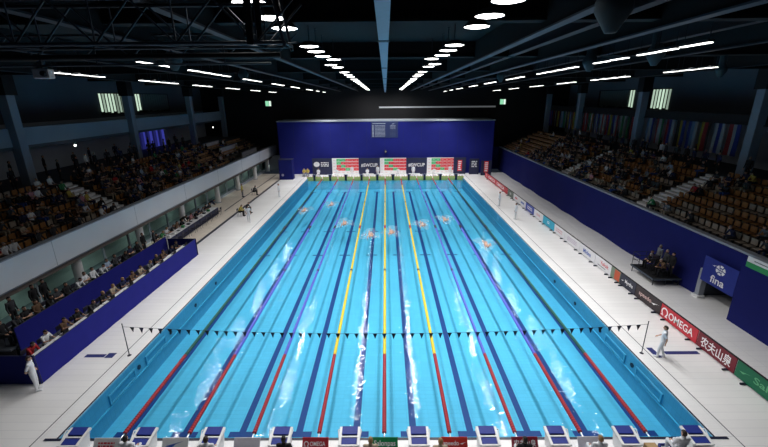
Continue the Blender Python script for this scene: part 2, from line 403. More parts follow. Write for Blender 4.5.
DY = [-2.7, -1.2, .2, 3.8, 5.3, 7.0, 8.4, 11.1, 12.7, 16.6, 19.3, 21.5, 25, 28, 31, 35, 39, 43, 47, 51, 55]
ORD = ['first', 'second', 'third', 'fourth', 'fifth', 'sixth', 'seventh', 'eighth', 'ninth', 'tenth', 'eleventh', 'twelfth', 'thirteenth', 'fourteenth', 'fifteenth', 'sixteenth', 'seventeenth', 'eighteenth', 'nineteenth', 'twentieth', 'twenty-first', 'twenty-second', 'twenty-third', 'twenty-fourth', 'twenty-fifth', 'twenty-sixth', 'twenty-seventh', 'twenty-eighth', 'twenty-ninth', 'thirtieth']
def ordn(k):
    if k < 30: return ORD[k]
    t = {3: 'thirty', 4: 'forty', 5: 'fifty', 6: 'sixty', 7: 'seventy'}; k += 1
    if k % 10 == 0: return t[k//10][:-1]+'ieth'
    return t[k//10]+'-'+ORD[k % 10-1]
me_h = MB(); me_h.lathe([(.0, .16), (.2, .16), (.34, .05), (.36, 0), (.345, 0), (.335, .03)], M_steel, n=24); ME_house = me_h.mesh('housing')
me_d = MB(); me_d.lathe([(.0, -.012), (.25, -.01), (.342, .012)], M_lamp, n=24); ME_diff = me_d.mesh('diffuser')
def rod_mesh(z):
    q = MB(); q.tube((0, 0, .15), (0, 0, TOPZ-z), .015, M_steel); q.tube((0, 0, TOPZ-z-.02), (0, 0, TOPZ-z), .05, M_steel); return q.mesh('rod')
def hang_mesh(z):
    q = MB(); q.tube((0, -.5, .1), (0, -.5, TOPZ-z), .012, M_steel); q.tube((0, .5, .1), (0, .5, TOPZ-z), .012, M_steel); q.box((-.012, -.5, TOPZ-z-.02), (.012, .5, TOPZ-z), M_steel); return q.mesh('hanger')
DISC_P, STRIP_P = 95, 128
for s, sd in ((-1, 'glass wall'), (1, 'advertising board')):
    for k, y in enumerate(DY):
        x = s*2.62
        if k == 6: x = s*2.32
        if k == 7: x = s*2.8
        z = CZ(y)-.72
        e = empty('ceiling_lamp', (x, y, z), f"round white lamp, {ordn(k)} from the camera in the ceiling row on the {sd} side", 'lamp', f'round ceiling lamps, {sd} side')
        for me, nm in ((ME_house, 'housing'), (ME_diff, 'diffuser'), (rod_mesh(z), 'rod')):
            o = bpy.data.objects.new(nm, me); C.objects.link(o); o.parent = hs if nm == 'diffuser' else e
            if nm == 'housing': hs = o
        if y > 2: area((0, 0, -.07), .6, DISC_P*(1.5 if y > 40 else 1), math.radians(125), e, aim=(0, -.22 if y < 36 else .1 if y < 46 else .45, -1))
me_t = MB(); me_t.bbox((-.10, -.6, 0), (.10, .6, .08), M_steel, .015); ME_tray = me_t.mesh('housing')
me_t = MB(); me_t.box((-.07, -.58, -.025), (.07, .58, .002), M_tube); ME_tube = me_t.mesh('diffuser')
bays = {9.4: [(1.2, 2), (3.4, 1), (5.2, 2), (9.3, 4), (17, 3), (24, 3), (31, 3), (39, 3), (46, 2), (52, 2)],
        16.8: [(10.2, 3), (17.6, 4), (25.5, 3), (33, 3), (41, 3), (49, 3)]}
for s, sd in ((-1, 'glass wall'), (1, 'advertising board')):
    for X, gl in bays.items():
        k = 0
        for y0, cnt in gl:
            if s < 0 and X == 9.4 and y0 < 4: continue
            for j in range(cnt):
                y = y0+1.36*j; z = CZ(y)-1.08
                e = empty('ceiling_tube_lamp', (s*X, y, z), f"slim white tube lamp, {ordn(k)} in the {'inner' if X < 10 else 'outer'} line on the {sd} side", 'lamp', f"{'inner' if X < 10 else 'outer'} tube lamps, {sd} side"); k += 1
                for me, nm in ((ME_tray, 'housing'), (ME_tube, 'diffuser'), (hang_mesh(z), 'hanger')):
                    o = bpy.data.objects.new(nm, me); C.objects.link(o); o.parent = hs if nm == 'diffuser' else e
                    if nm == 'housing': hs = o
                if X < 10 and y > 4: area((0, 0, -.06), .2, STRIP_P*(1.4 if y > 36 else .6 if s < 0 and y < 16 else 1.12 if s > 0 else 1), math.radians(104), e, 1.1, aim=(0, -.22 if y < 36 else .15, -1))
                if X > 10: area((0, 0, -.06), .2, STRIP_P*.13, math.radians(95), e, 1.1, aim=(-s*.75, -.75, -1))
# lighting truss near the camera
TY0, TY1 = -3.7, -3.1
zb, zt = 13.20, 13.95
t = empty('ceiling_truss', (-2.2, -3.4, zb), 'dark steel box truss hanging under the ceiling in front of the round lamps', 'truss')
def inp(mb, nm): 
    o = mb.build(nm, t); o.location = (2.2, 3.4, -zb); return o
for y in (TY0, TY1):
    for z in (zb, zt):
        b = MB(); b.tube((-12, y, z), (-1.72 if z == zb else -2.0, y, z), .035, M_steel2 if (y == TY0 and z == zb) else M_steel); inp(b, 'chord')
for y in (TY0, TY1):
    b = MB(); x = -12
    while x < -2.2:
        b.tube((x, y, zt), (x+.75, y, zb), .02, M_steel2, n=6); b.tube((x+.75, y, zb), (x+1.5, y, zt), .02, M_steel, n=6); b.tube((x+.75, y, zb), (x+.75, y, zt), .016, M_steel2, n=6); x += 1.5
    inp(b, 'lattice_braces')
b = MB()
x = -12
while x < -2.2:
    b.tube((x, TY0, zb), (x+.75, TY1, zb), .014, M_steel2, n=6); b.tube((x+.75, TY1, zb), (x+1.5, TY0, zb), .014, M_steel, n=6)
    x += 1.5
inp(b, 'cross_braces')
b = MB()
for y in (TY0, TY1): b.box((-2.42, y-.05, zb-.03), (-2.30, y+.05, TOPZ), M_black); b.tube((-1.74, y, zb-.08), (-1.95, y, zt+.3), .03, M_steel2)
b.tube((-1.74, TY0, zb), (-1.74, TY1, zb), .03, M_steel); inp(b, 'end_post')
b = MB(); b.tube((-12, -3.4, zb-.22), (-1.9, -3.4, zb-.18), .05, M_black); b.tube((-12, -3.4, zb-.36), (-2.1, -3.4, zb-.33), .02, M_steel2); 
for x in (-10.5, -8, -5.5, -3): b.tube((x, -3.4, zb-.36), (x, -3.4, zb), .012, M_steel, n=6)
inp(b, 'cable_tray')
b = MB()
for x in (-11, -7.2, -3.2): b.tube((x, -3.4, zt), (x, -3.4, TOPZ), .02, M_steel)
b.box((-12, TY0, zt-.01), (-11.9, TY1, zt+.01), M_steel); inp(b, 'suspension_rod')
# second truss further along the hall, higher, seen through the first
zb2, zt2 = 13.55, 14.25
t = empty('ceiling_truss', (-6.5, 2.6, zb2), 'second dark roof truss just behind the lighting truss', 'truss')
b = MB()
for z in (zb2, zt2): b.tube((-14, 2.6, z), (-3.4, 2.6, z), .04, M_steel)
o = b.build('chord', t); o.location = (6.5, -2.6, -zb2)
b = MB(); x = -14
while x < -3.6: b.tube((x, 2.6, zt2), (x+.8, 2.6, zb2), .022, M_steel2, n=6); b.tube((x+.8, 2.6, zb2), (x+1.6, 2.6, zt2), .022, M_steel, n=6); x += 1.6
for x in (-13, -8, -4): b.tube((x, 2.6, zt2), (x, 2.6, TOPZ), .02, M_steel)
o = b.build('lattice_braces', t); o.location = (6.5, -2.6, -zb2)
b = MB(); b.bbox((-.16, -.08, -.12), (.16, .08, .06), M_white, .02); b.tube((0, 0, .05), (0, 0, .35), .02, M_steel); b.tube((.08, -.14, -.03), (.08, -.07, -.03), .05, M_black)
o = b.build('ceiling_projector', None, (-6.6, -3.4, 12.74)); tag(o, 'small pale projector clamped under the dark lighting truss', 'projector')
# air nozzles
NOZ = [(10.8, 5.2, 'nearest the camera over the board side'), (9.95, 8.7, 'beside the board side tube lamps'), (22.6, 16.6, 'over the blue wall stand, closest'), (4.4, -3.4, 'high one beside the middle duct'), (-19.6, 12.5, 'over the glass wall stand'), (-8.6, 5.8, 'beside the dark truss end'), (9.4, 22, 'far along the board side'), (-9.6, 17, 'far along the glass wall side')]
for x, y, d in NOZ:
    b = MB(); mz = pm('teal duct nozzle', (.035, .06, .075), .7)
    zc = CZ(y)
    b.lathe([(.0, 13.35-zc), (.10, 13.35-zc), (.12, 13.38-zc), (.33, 13.72-zc), (.33, 13.9-zc), (.2, 14.1-zc), (.2, TOPZ-zc)], mz, n=18)
    o = b.build('ceiling_air_nozzle', None, (x, y, zc)); tag(o, f'teal cone shaped air nozzle under the ceiling, {d}', 'air nozzle', 'ceiling air nozzles')
# windows high on the side walls: blinds with daylight slits
def hall_window(idx, s, y0, y1, lit):
    b = MB(); xa, xb = sorted((s*31.95, s*32.0)); b.box((xa, y0, 10.55), (xb, y1, 13.0), M_black); o = b.build(f'window_{idx}'); tag(o, None, None, None, 'structure')
    b = MB(); n = int((y1-y0)/.55); xa, xb = sorted((s*31.86, s*31.95))
    for i in range(n):
        y = y0+.55*i; l = lit(i/n)
        m = em('daylight slit %d' % int(l*10), (.75, 1, .78), l*.8) if l > .05 else pm('closed blind', (.16, .22, .22), .8)
        b.box((xa, y+.04, 10.7+R.random()*.25), (xb, y+.04+(.22 if l > .05 else .45), 12.9), m)
    b.build('blinds', o)
hall_window(WN+1, -1, 34.3, 39.6, lambda t: R.choice((.9, .3, 1.0, .5, .8)))
hall_window(WN+2, -1, 41.0, 49, lambda t: 1 if t < .12 else 0)
hall_window(WN+3, 1, 34.5, 38.2, lambda t: R.choice((.9, .4, 1.0, .3, .7)))
hall_window(WN+4, 1, 41.2, 50, lambda t: .8 if t < .12 else 0)
# curtains behind the left stand, their blue lighting emitted by the pleats themselves
b = MB()
for i in range(14):
    y = 39+.5*i; b.box((-31.95, y, 6.0), (-31.75+.06*(i % 2), y+.34, 8.5), em('blue glowing drape %d' % (i % 3), (.12, .14, 1), (.10, .28, .05)[i % 3]))
o = b.build('stage_curtain'); tag(o, 'blue lit pleated curtain at the back of the stand above the glass wall', 'curtain')
for x, y, z, d in ((-27.4, 23.5, 8.4, 'near the closest column'), (-27.6, 53, 7.9, 'far along under the gallery')):
    b = MB(); b.ball((0, 0, 0), .09, em('bulb glow', (1, 1, .9), 6)); o = b.build('wall_lamp', None, (x, y, z))
    b = MB(); b.tube((0, 0, .05), (0, 0, 8.85-z+.1), .015, M_steel); b.build('cord', o)
    tag(o, f'tiny glowing bulb behind the stand over the glass wall, {d}', 'lamp')
for x, nm in ((20.5, 'advertising board'), (-20.3, 'glass wall')):
    b = MB(); b.bbox((-.55, -.06, -.5), (.55, .06, .5), M_black, .02); o = b.build('exit_sign', None, (x, 59.8, 11.4))
    b = MB(); b.box((-.48, -.08, -.42), (.1, -.06, .42), em('exit green', (.35, .9, .55), .8)); b.box((.14, -.08, -.42), (.48, -.06, .42), em('exit pale', (.8, 1, .85), 1.0)); b.build('lit_face', o)
    tag(o, f'lit green exit sign high on the black back wall, {nm} side', 'sign')
# hanging flags at the back of the right stand
FC = {'red': (.45, .03, .04), 'white': (.6, .6, .65), 'blue': (.03, .06, .40), 'yellow': (.55, .45, .04), 'green': (.03, .25, .08), 'black': (.015, .015, .02), 'orange': (.5, .2, .03), 'sky': (.2, .35, .6)}
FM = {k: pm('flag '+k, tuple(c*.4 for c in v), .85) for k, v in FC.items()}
FL = [('blue','white','red'), ('white','blue','white'), ('black','red','yellow'), ('white','sky','blue'), ('blue','yellow','black'), ('white','blue','red'), ('green','white','red'), ('blue','white','sky'),
      ('red','black','green'), ('white','green','white'), ('red','white','blue'), ('yellow','blue','red'), ('white','red','white'), ('blue','white','blue'), ('orange','white','green'), ('red','white','red'),
      ('green','yellow','red'), ('white','blue','yellow'), ('black','white','green'), ('sky','white','sky'), ('red','yellow','red'), ('white','black','red'), ('blue','red','blue')]
fy = [20.3+1.5*i for i in range(8)]+[34.4+1.5*i for i in range(8)]+[48.5+1.4*i for i in range(7)]
for (c1, c2, c3), y in zip(FL, fy):
    e = empty('hanging_flag', (28.25, y, 10.0), f'long {c1}, {c2} and {c3} striped flag hanging behind the stand above the blue wall', 'flag', 'national flags behind the stand')
    b = MB(); b.tube((0, -.1, -.03), (0, 1.2, -.03), .025, M_steel, n=6); b.tube((0, .05, -.03), (0, .05, .08), .015, M_steel, n=6); b.tube((0, 1.05, -.03), (0, 1.05, .08), .015, M_steel, n=6); rod_ = b.build('rod', e)
    b = MB(); hgt = 2.5
    for j, c in enumerate((c1, c2, c3)):
        pts = []; n = 5
        for i in range(n+1):
            yy = (j+i/n)*.37
            for q in range(6): pts.append((.05*math.sin(yy*9+y)*(.3+q/5), yy+.02*math.sin(q*1.3+y), -.03-hgt*q/5))
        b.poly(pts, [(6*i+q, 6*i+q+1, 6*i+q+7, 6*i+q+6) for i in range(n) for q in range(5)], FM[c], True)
    b.build('cloth', rod_)

# ================================================================== POOL THINGS
def rope(x, m, label, parts):
    e = empty('lane_rope', (x, 0, -.06), label, 'lane rope', 'lane ropes across the pool')
    def seg(nm, y0, y1, mm, r=.085, step=.11):
        b = MB(); n = 8; ys = []; y = y0
        while y < y1-.01: ys += [(y, r*.6), (y+.018, r), (y+step-.03, r), (y+step-.012, r*.6)]; y += step
        pts = [(rr*math.cos(2*PI*i/n), yy, rr*math.sin(2*PI*i/n)+.03) for yy, rr in ys for i in range(n)]
        b.poly(pts, [(j*n+i, j*n+(i+1) % n, (j+1)*n+(i+1) % n, (j+1)*n+i) for j in range(len(ys)-1) for i in range(n)], mm, True)
        b.build(nm, e)
    seg('end_floats', .25, 5, M_red); seg('middle_floats', 5.02, 15, m); seg('marker_float', 15.02, 15.3, M_dark, .095, .28)
    seg('middle_floats', 15.32, 24.9, m); seg('marker_float', 24.92, 25.5, M_red if m is M_yel else M_dark, .11, .28); seg('middle_floats', 25.52, 35, m)
    seg('marker_float', 35.02, 35.3, M_dark, .095, .28); seg('middle_floats', 35.32, 45, m); seg('end_floats', 45.02, 49.75, M_red)
    b = MB(); b.tube((0, .03, .03), (0, 49.97, .03), .012, M_chrome, n=6); b.tube((0, .02, .03), (0, .22, .03), .03, M_chrome, n=8); b.build('cable', e)
    return e
RL = {-10: (M_grn, 'dark green lane rope with red ends, nearest the glass wall'), -7.5: (M_vio, 'violet lane rope with red ends, next to the green one on the glass wall side'),
      -5: (M_vio, 'violet lane rope with red ends, beside the yellow ones on the glass wall side'), -2.5: (M_yel, 'yellow lane rope with red ends, on the glass wall side of the middle'),
      0: (M_yel, 'yellow lane rope with red ends along the middle of the pool'), 2.5: (M_yel, 'yellow lane rope with red ends, on the board side of the middle'),
      5: (M_vio, 'violet lane rope with red ends, beside the yellow ones on the board side'), 7.5: (M_vio, 'violet lane rope with red ends, next to the green one on the board side'),
      10: (M_grn, 'dark green lane rope with red ends, nearest the advertising boards')}
for x, (m, l) in RL.items(): rope(x, m, l, None)

# backstroke pennants and poles
PX = 12.8
for s, d in ((-1, 'glass wall side'), (1, 'board side')):
    e = empty('flag_pole', (s*PX, 5.05, 0), f'thin steel pole on the {d} deck holding the pennant line', 'pole', 'pennant line poles')
    b = MB(); b.tube((0, 0, .02), (0, 0, 1.8), .022, M_steel, n=10); b.ball((0, 0, 1.8), .03, M_steel); b.build('pole', e)
    b = MB(); b.lathe([(0, .05), (.05, .05), (.09, .02), (.1, 0), (0, 0)], M_dark, n=14); b.build('foot', e)
e = empty('pennant_line', (0, 5.05, 1.65), 'string of dark pennants stretched across the pool between two poles', 'pennant line')
sag = lambda x: .45*((x/PX)**2)-.45
b = MB()
for i in range(40):
    x0, x1 = -PX+2*PX*i/40, -PX+2*PX*(i+1)/40; b.tube((x0, 0, sag(x0)), (x1, 0, sag(x1)), .008, M_dark, n=5)
b.build('cord', e)
mp1, mp2 = pm('navy pennant', (.02, .025, .06), .8), pm('black pennant', (.012, .012, .018), .8)
for i in range(55):
    x = -12.35+24.7*i/54; z = sag(x); b = MB(); tw = R.uniform(-.04, .04)
    b.poly([(x-.115, 0, z), (x+.115, 0, z), (x+.058, tw*.6, z-.14), (x, tw, z-.31), (x-.058, tw*.6, z-.14)], [(0, 1, 2, 3, 4)], mp1 if i % 2 else mp2)
    b.build('pennant', e)

# starting blocks
def block_parts():
    P = {}
    b = MB()
    for s in (-1, 1):
        b.poly([(s*.33, -.62, .0), (s*.33, -.1, 0), (s*.33, .05, .62), (s*.33, -.58, .50), (s*.27, -.62, 0), (s*.27, -.1, 0), (s*.27, .05, .62), (s*.27, -.58, .50)],
               [(0, 1, 2, 3), (7, 6, 5, 4), (0, 4, 5, 1), (1, 5, 6, 2), (2, 6, 7, 3), (3, 7, 4, 0)], M_white)
    b.box((-.27, -.5, .0), (.27, -.14, .06), M_white); b.box((-.27, -.2, .1), (.27, -.14, .5), M_white); P['side_frame'] = b.mesh('side_frame')
    T = Matrix.Translation((0, -.6, .52)) @ Matrix.Rotation(math.radians(8), 4, 'X')
    b = MB()
    for s in (-1, 1): b.bbox((s*.33-.05, -.04, -.06), (s*.33+.05, .70, .03), M_white, .012, T)
    b.bbox((-.30, -.06, -.06), (.30, .0, .03), M_white, .01, T); b.bbox((-.30, .27, -.05), (.30, .33, .035), M_white, .01, T); b.box((-.30, .0, -.06), (.30, .27, -.03), M_white, T); b.box((-.30, .33, -.06), (.30, .68, -.02), M_edge, T)
    P['top_frame'] = b.mesh('top_frame')
    b = MB(); b.bbox((-.27, .015, -.03), (.27, .255, .02), M_blocktop, .01, T); P['rear_pad'] = b.mesh('rear_pad')
    b = MB(); b.bbox((-.29, .40, -.02), (.29, .72, .03), M_blocktop, .01, T); P['platform'] = b.mesh('platform')
    b = MB()
    for s in (-1, 1):
        b.tube((s*.29, .0, .62), (s*.29, .06, .42), .016, M_chrome); b.tube((s*.37, .0, .6), (s*.42, -.08, .66), .02, M_white); b.tube((s*.42, -.08, .66), (s*.37, -.36, .57), .02, M_white)
    b.tube((-.29, .06, .42), (.29, .06, .42), .016, M_chrome); P['hand_grip'] = b.mesh('hand_grip')
    return P
BP = block_parts()
LANE = ['first lane from the glass wall', 'second lane from the glass wall', 'third lane from the glass wall', 'fourth lane from the glass wall', 'fifth lane from the glass wall',
        'fifth lane from the boards', 'fourth lane from the boards', 'third lane from the boards', 'second lane from the boards', 'first lane from the boards']
for i in range(10):
    for end in (0, 1):
        e = empty('starting_block', (-11.25+2.5*i, -.2 if not end else L+.1, 0), f"white starting block with blue top at the {('near','far')[end]} end, {LANE[i]}", 'starting block', f"starting blocks at the {('near','far')[end]} end", 0 if not end else PI)
        bo = {}
        for nm, me in BP.items():
            o = bpy.data.objects.new(nm, me); C.objects.link(o); bo[nm] = o
            o.parent = bo['top_frame'] if nm in ('rear_pad', 'hand_grip') else e
        if end:
            b = MB(); b.box((-.17, .115, -.3), (.17, .19, .62), M_edge); b.build('front_panel', e)
# near end boards between blocks
M_text = pm('white lettering', (.85, .85, .87), .6, var=.02)
M_textr = pm('red lettering', (.6, .03, .05), .6); M_textb = pm('blue lettering', (.03, .1, .45), .6); M_textd = pm('dark lettering', (.08, .08, .1), .6)
def logo_omega(b, x, z, r, m):
    for i in range(14):
        a0 = -PI*.32+(PI*1.64)*i/14; a1 = -PI*.32+(PI*1.64)*(i+1)/14
        b.poly([(x+q*math.cos(a), z+q*math.sin(a), .005) for a in (a0, a1) for q in (r*.68, r)], [(0, 1, 3, 2)], m)
    for s in (-1, 1): b.poly([(x+s*r*.25, z-r, .005), (x+s*r, z-r, .005), (x+s*r, z-r*.75, .005), (x+s*r*.25, z-r*.75, .005)], [(0, 1, 2, 3)], m)
def logo_swoosh(b, x, z, s, m):
    b.poly([(x-s, z-.15*s, .005), (x+s, z+.35*s, .005), (x+.1*s, z+.05*s, .005), (x-.3*s, z-.3*s, .005)], [(0, 1, 2, 3)], m)
def bars(b, x, z, w, h, m, n=3):
    for i in range(n):
        zz = z+h/2-h*(i+.5)/n; x0 = x-w/2; 
        while x0 < x+w/2-.02:
            ww = R.uniform(.3, 1)*h*.6; x1 = min(x0+ww, x+w/2); b.poly([(x0, zz-h/n*.28, .005), (x1, zz-h/n*.28, .005), (x1, zz+h/n*.28, .005), (x0, zz+h/n*.28, .005)], [(0, 1, 2, 3)], m); x0 = x1+h*.12
def board(name, label, cat, o, xax, up, w, h, m, content, group=None, frame_m=None, th=.04, feet=None):
    """flat sign of w x h: origin at the bottom centre, content(marks, lettering) draws on it"""
    F = frame((0, 0, 0), xax, up); F.translation = Vector(o)
    e = empty(name, o, label, cat, group)
    b = MB(); b.bbox((-w/2, 0, -th), (w/2, h, 0), m, min(.008, th*.3))
    pan = put(b.mesh('panel'), 'panel', e, F)
    def sub(me, nm, mt): so = bpy.data.objects.new(nm, me); C.objects.link(so); so.parent = pan; so.matrix_basis = mt
    if frame_m:
        b = MB(); b.box((-w/2-.02, h, -th-.01), (w/2+.02, h+.05, .01), frame_m); put(b.mesh('top_rail'), 'top_rail', e, F)
    if feet:
        for fx in feet: b = MB(); b.box((fx-.03, -.02 if not name.startswith('adv') else -.06, -.28), (fx+.03, .02, .22), M_edge); put(b.mesh('foot'), 'foot', e, F)
    mk = MB(); T = []
    content(mk, T)
    if mk.f: sub(mk.mesh('printed_logo'), 'printed_lettering' if len(T) == 0 else 'printed_logo', Matrix())
    for body, x, z, tw, thh, tm in T:
        sub(text_mesh(body, tm, tw, thh, .006, .015), 'lettering', Matrix.Translation((x, z, 0)))
    return e
UP = (0, .55, .835)
def c_omega(b, T): logo_omega(b, -.33, .21, .09, M_text); T.append(('OMEGA', .08, .21, .56, .15, M_text))
def c_salon(b, T): T.append(('Salonpas', 0, .2, .78, .24, M_text)); b.box((-.5, 0, .001), (.5, .03, .004), M_text)
def c_speedo(b, T): T.append(('speedo', -.12, .2, .56, .2, M_text)); logo_swoosh(b, .33, .22, .14, M_text)
def c_nong(b, T): T.append(('农夫山泉', 0, .21, .8, .24, M_text))
def c_white(b, T): bars(b, 0, .2, .6, .2, M_textr, 2)
def c_pale(b, T): bars(b, 0, .15, .6, .06, pm('pale grey print', (.6, .6, .68), .6), 1)
def c_flyer(b, T): logo_swoosh(b, 0, .2, .35, M_textb)
NB = [(-10.13, 'white lane board with a red printed line, between the first two blocks', M_white, c_white), (-7.62, 'white lane board with a blue slanted emblem, between two blocks', M_white, c_flyer), (-5.0, 'plain pale lane board between the third and fourth blocks', pm('lilac white board', (.66, .64, .72), .6), c_pale),
      (-2.5, 'red lane board with white capital lettering and a horseshoe emblem', pm('board red', (.45, .025, .04), .5), c_omega), (.02, 'green lane board with white lettering, in the middle of the row', pm('board green', (.0, .22, .07), .5), c_salon), (2.55, 'bright red lane board with white lower case lettering and arrow mark', pm('board bright red', (.55, .03, .02), .5), c_speedo),
      (5.1, 'dark red lane board with white Chinese characters at the near end', pm('board maroon', (.26, .01, .03), .5), c_nong), (7.5, 'plain pale lane board next to the last but one block', pm('lilac white board', (.66, .64, .72), .6), c_pale)]
for x, l, m, c in NB:
    board('lane_board', l, 'sign', (x, -.62, .08), (1, 0, 0), UP, .95, .42, m, c, 'lane boards between the near blocks', feet=(-.35, .35))
b = MB(); b.bbox((-.2, -.15, 0), (.2, .15, .32), pm('cardboard brown', (.35, .22, .10), .8), .01); b.box((-.18, -.13, .32), (-.005, .13, .33), pm('cardboard flap', (.42, .28, .14), .8)); b.box((.005, -.13, .32), (.18, .13, .33), pm('cardboard flap', (.42, .28, .14), .8))
tag(b.build('cardboard_box', None, (9.55, -.7, 0)), 'small brown box on the near deck beside the last starting block', 'box')
e = empty('folding_crate', (10.1, -.7, 0), 'dark blue crate beside the brown box on the near deck', 'crate')
b = MB(); b.box((-.22, -.16, 0), (.22, .16, .03), M_blocktop); b.box((-.22, -.16, 0), (-.2, .16, .28), M_blocktop); b.box((.2, -.16, 0), (.22, .16, .28), M_blocktop); b.box((-.22, -.16, 0), (.22, -.14, .28), M_blocktop); b.box((-.22, .14, 0), (.22, .16, .28), M_blocktop); b.build('shell', e)
b = MB(); b.bbox((-.19, -.13, .03), (.19, .13, .2), M_white, .03); b.build('towel', e)

# ---------------------------------------------------------------- advertising boards on the right deck
XB = 15.95
def ab(y1, y0, label, m, content):
    w = y1-y0-.04
    return board('advertising_board', label, 'advertising board', (XB, (y0+y1)/2, .07), (0, -1, 0), (0, 0, 1), w, .8, m, lambda b, T: content(b, T, w), 'advertising boards along the deck', M_black, feet=(-w*.35, w*.35))
def a_om(b, T, w): logo_omega(b, -w*.38, .4, .26, M_text); T.append(('OMEGA', w*.07, .4, w*.66, .42, M_text))
def a_nong(b, T, w): T.append(('农夫山泉', 0, .4, w*.8, .56, M_text))
def a_sal(b, T, w): T.append(('Salonpas', .0, .4, w*.55, .4, pm('dull green lettering', (.12, .40, .2), .6))); logo_swoosh(b, -w*.38, .4, .3, pm('dull green lettering', (.12, .40, .2), .6))
def a_spd(b, T, w): T.append(('speedo', -w*.1, .4, w*.5, .34, pm('pinkish lettering', (.6, .42, .4), .6))); logo_swoosh(b, w*.3, .42, .34, M_text)
def a_myr(b, T, w): T.append(('Myrtha', w*.08, .4, w*.5, .34, M_text)); logo_swoosh(b, -w*.3, .4, .2, M_text)
def a_bars(m, n=2, f=.6): return lambda b, T, w: bars(b, 0, .4, w*f, .4, m, n)
def a_mid(b, T, w): T.append(('Midea', 0, .4, w*.5, .34, M_textb))
def a_yak(b, T, w): T.append(('Yakult', w*.1, .46, w*.5, .28, M_textr)); bars(b, -.1, .18, w*.5, .12, M_textd, 1)
def a_teal(b, T, w): bars(b, 0, .42, .5, .3, M_text, 2)
def a_grn(b, T, w): b.poly([(-w*.1, .05, .004), (w*.45, .05, .004), (w*.45, .75, .004), (-w*.1, .75, .004)], [(0, 1, 2, 3)], pm('orange red print', (.5, .09, .04), .6))
mw = pm('white board', (.72, .72, .75), .6, var=.03)
AB = [(3.4, -.6, 'green advertising board with pale green lettering, closest to the camera', pm('ad green', (.0, .13, .06), .5), a_sal),
      (5.7, 3.4, 'dark maroon advertising board with large white Chinese characters', pm('ad maroon', (.16, .008, .02), .5), a_nong),
      (8.5, 5.7, 'bright red advertising board with white capitals behind the walking official', pm('ad red', (.50, .018, .035), .5), a_om),
      (10.9, 8.5, 'black advertising board with pinkish lettering and an arrow mark', pm('ad black', (.025, .015, .018), .5), a_spd),
      (12.6, 10.9, 'navy black advertising board with white lettering below the camera platform', pm('ad navy', (.015, .018, .04), .5), a_myr),
      (13.75, 12.6, 'narrow advertising board half grey green, half orange red', pm('ad grey green', (.16, .22, .16), .5), a_grn),
      (15.95, 13.75, 'white advertising board with red lettering over a dark line', mw, a_yak),
      (18.4, 15.95, 'white advertising board with blue lettering in the middle', mw, a_mid),
      (21.25, 18.4, 'white advertising board with faint lilac lines', mw, a_bars(pm('lilac print', (.5, .42, .55), .6), 3)),
      (23.5, 21.25, 'white advertising board with pale pink lines, next to the teal board', mw, a_bars(pm('pink print', (.65, .38, .42), .6), 2)),
      (26.3, 23.5, 'bright teal advertising board with a white emblem', pm('ad teal', (.01, .36, .55), .5), a_teal),
      (28.8, 26.3, 'white advertising board between the teal one and the blue one', mw, a_bars(pm('pink print', (.65, .38, .42), .6), 1, .4)),
      (31.4, 28.8, 'royal blue advertising board with two rows of white print', pm('ad blue', (.03, .06, .36), .5), a_bars(M_text, 2)),
      (33.6, 31.4, 'white advertising board with small dark print, beyond the blue one', mw, a_bars(M_textb, 1, .5)),
      (35.9, 33.6, 'white advertising board with small red print, next to the grey green board', mw, a_bars(M_textr, 1, .4)),
      (38.3, 35.9, 'dark grey green advertising board with a pale emblem', pm('ad dull green', (.10, .13, .11), .5), a_teal),
      (50.5, 38.4, 'long red advertising board with white capitals at the far end', pm('ad red', (.50, .018, .035), .5), lambda b, T, w: (logo_omega(b, -w*.42, .4, .26, M_text), T.append(('OMEGA   OMEGA', .4, .4, w*.7, .42, M_text))))]
for a in AB: ab(*a)

# ---------------------------------------------------------------- far end panels
def fp(x0, x1, label, m, content, h=2.75, y=53.4, cat='banner', grp='dark banners at the far end', z=.0):
    return board('banner_panel', label, cat, ((x0+x1)/2, y, z), (1, 0, 0), (0, 0, 1), x1-x0, h, m, content, grp, None, feet=((x0-x1)*.4, (x1-x0)*.4))
mred = pm('cell red', (.75, .035, .05), .6); mgrn = pm('cell green', (.06, .5, .16), .6)
def spons(w, h):
    def f(b, T):
        cols, rows = 6, 5; cw, ch = w/cols, h*.92/rows
        for r in range(rows):
            for c in range(cols):
                x, z = -w/2+cw*(c+.5), h*.97-ch*(r+.5)
                if r == 0: m = (M_text, mgrn, mgrn, mred, mred, mred)[c]
                elif r == 4 or (r, c) in ((1, 0), (2, 0), (3, 0)): m = M_text
                else: m = mred if (r*7+c*3) % 5 else mgrn
                b.poly([(x-cw*.49, z-ch*.42, .004), (x+cw*.49, z-ch*.42, .004), (x+cw*.49, z+ch*.42, .004), (x-cw*.49, z+ch*.42, .004)], [(0, 1, 2, 3)], m)
                bars(b, x, z, cw*.5, ch*.16, M_textr if m is M_text else M_text, 1)
    return f
def c_logo(b, T):
    for i in range(20):
        a = 2*PI*i/20; a1 = 2*PI*(i+1)/20; b.poly([(-.9, 1.75, .005), (-.9+.5*math.cos(a), 1.75+.42*math.sin(a), .005), (-.9+.5*math.cos(a1), 1.75+.42*math.sin(a1), .005)], [(0, 1, 2)], M_text)
    bars(b, .45, 1.75, 1.3, .8, M_text, 3)
def c_swcup(b, T): T.append(('#SWCUP', 0, 1.55, 2.7, .62, M_text))
def c_vert(b, T):
    b.poly([(-.35, .5, .004), (.35, .5, .004), (.35, 2.3, .004), (-.35, 2.3, .004)], [(0, 1, 2, 3)], mred); bars(b, 0, 1.4, .5, 1.6, M_text, 5)
def c_white2(b, T): bars(b, 0, 1.7, .9, 1.1, M_text, 4)
fp(-12.1, -8.85, 'dark navy banner with a white round emblem at the far end', M_navy, c_logo)
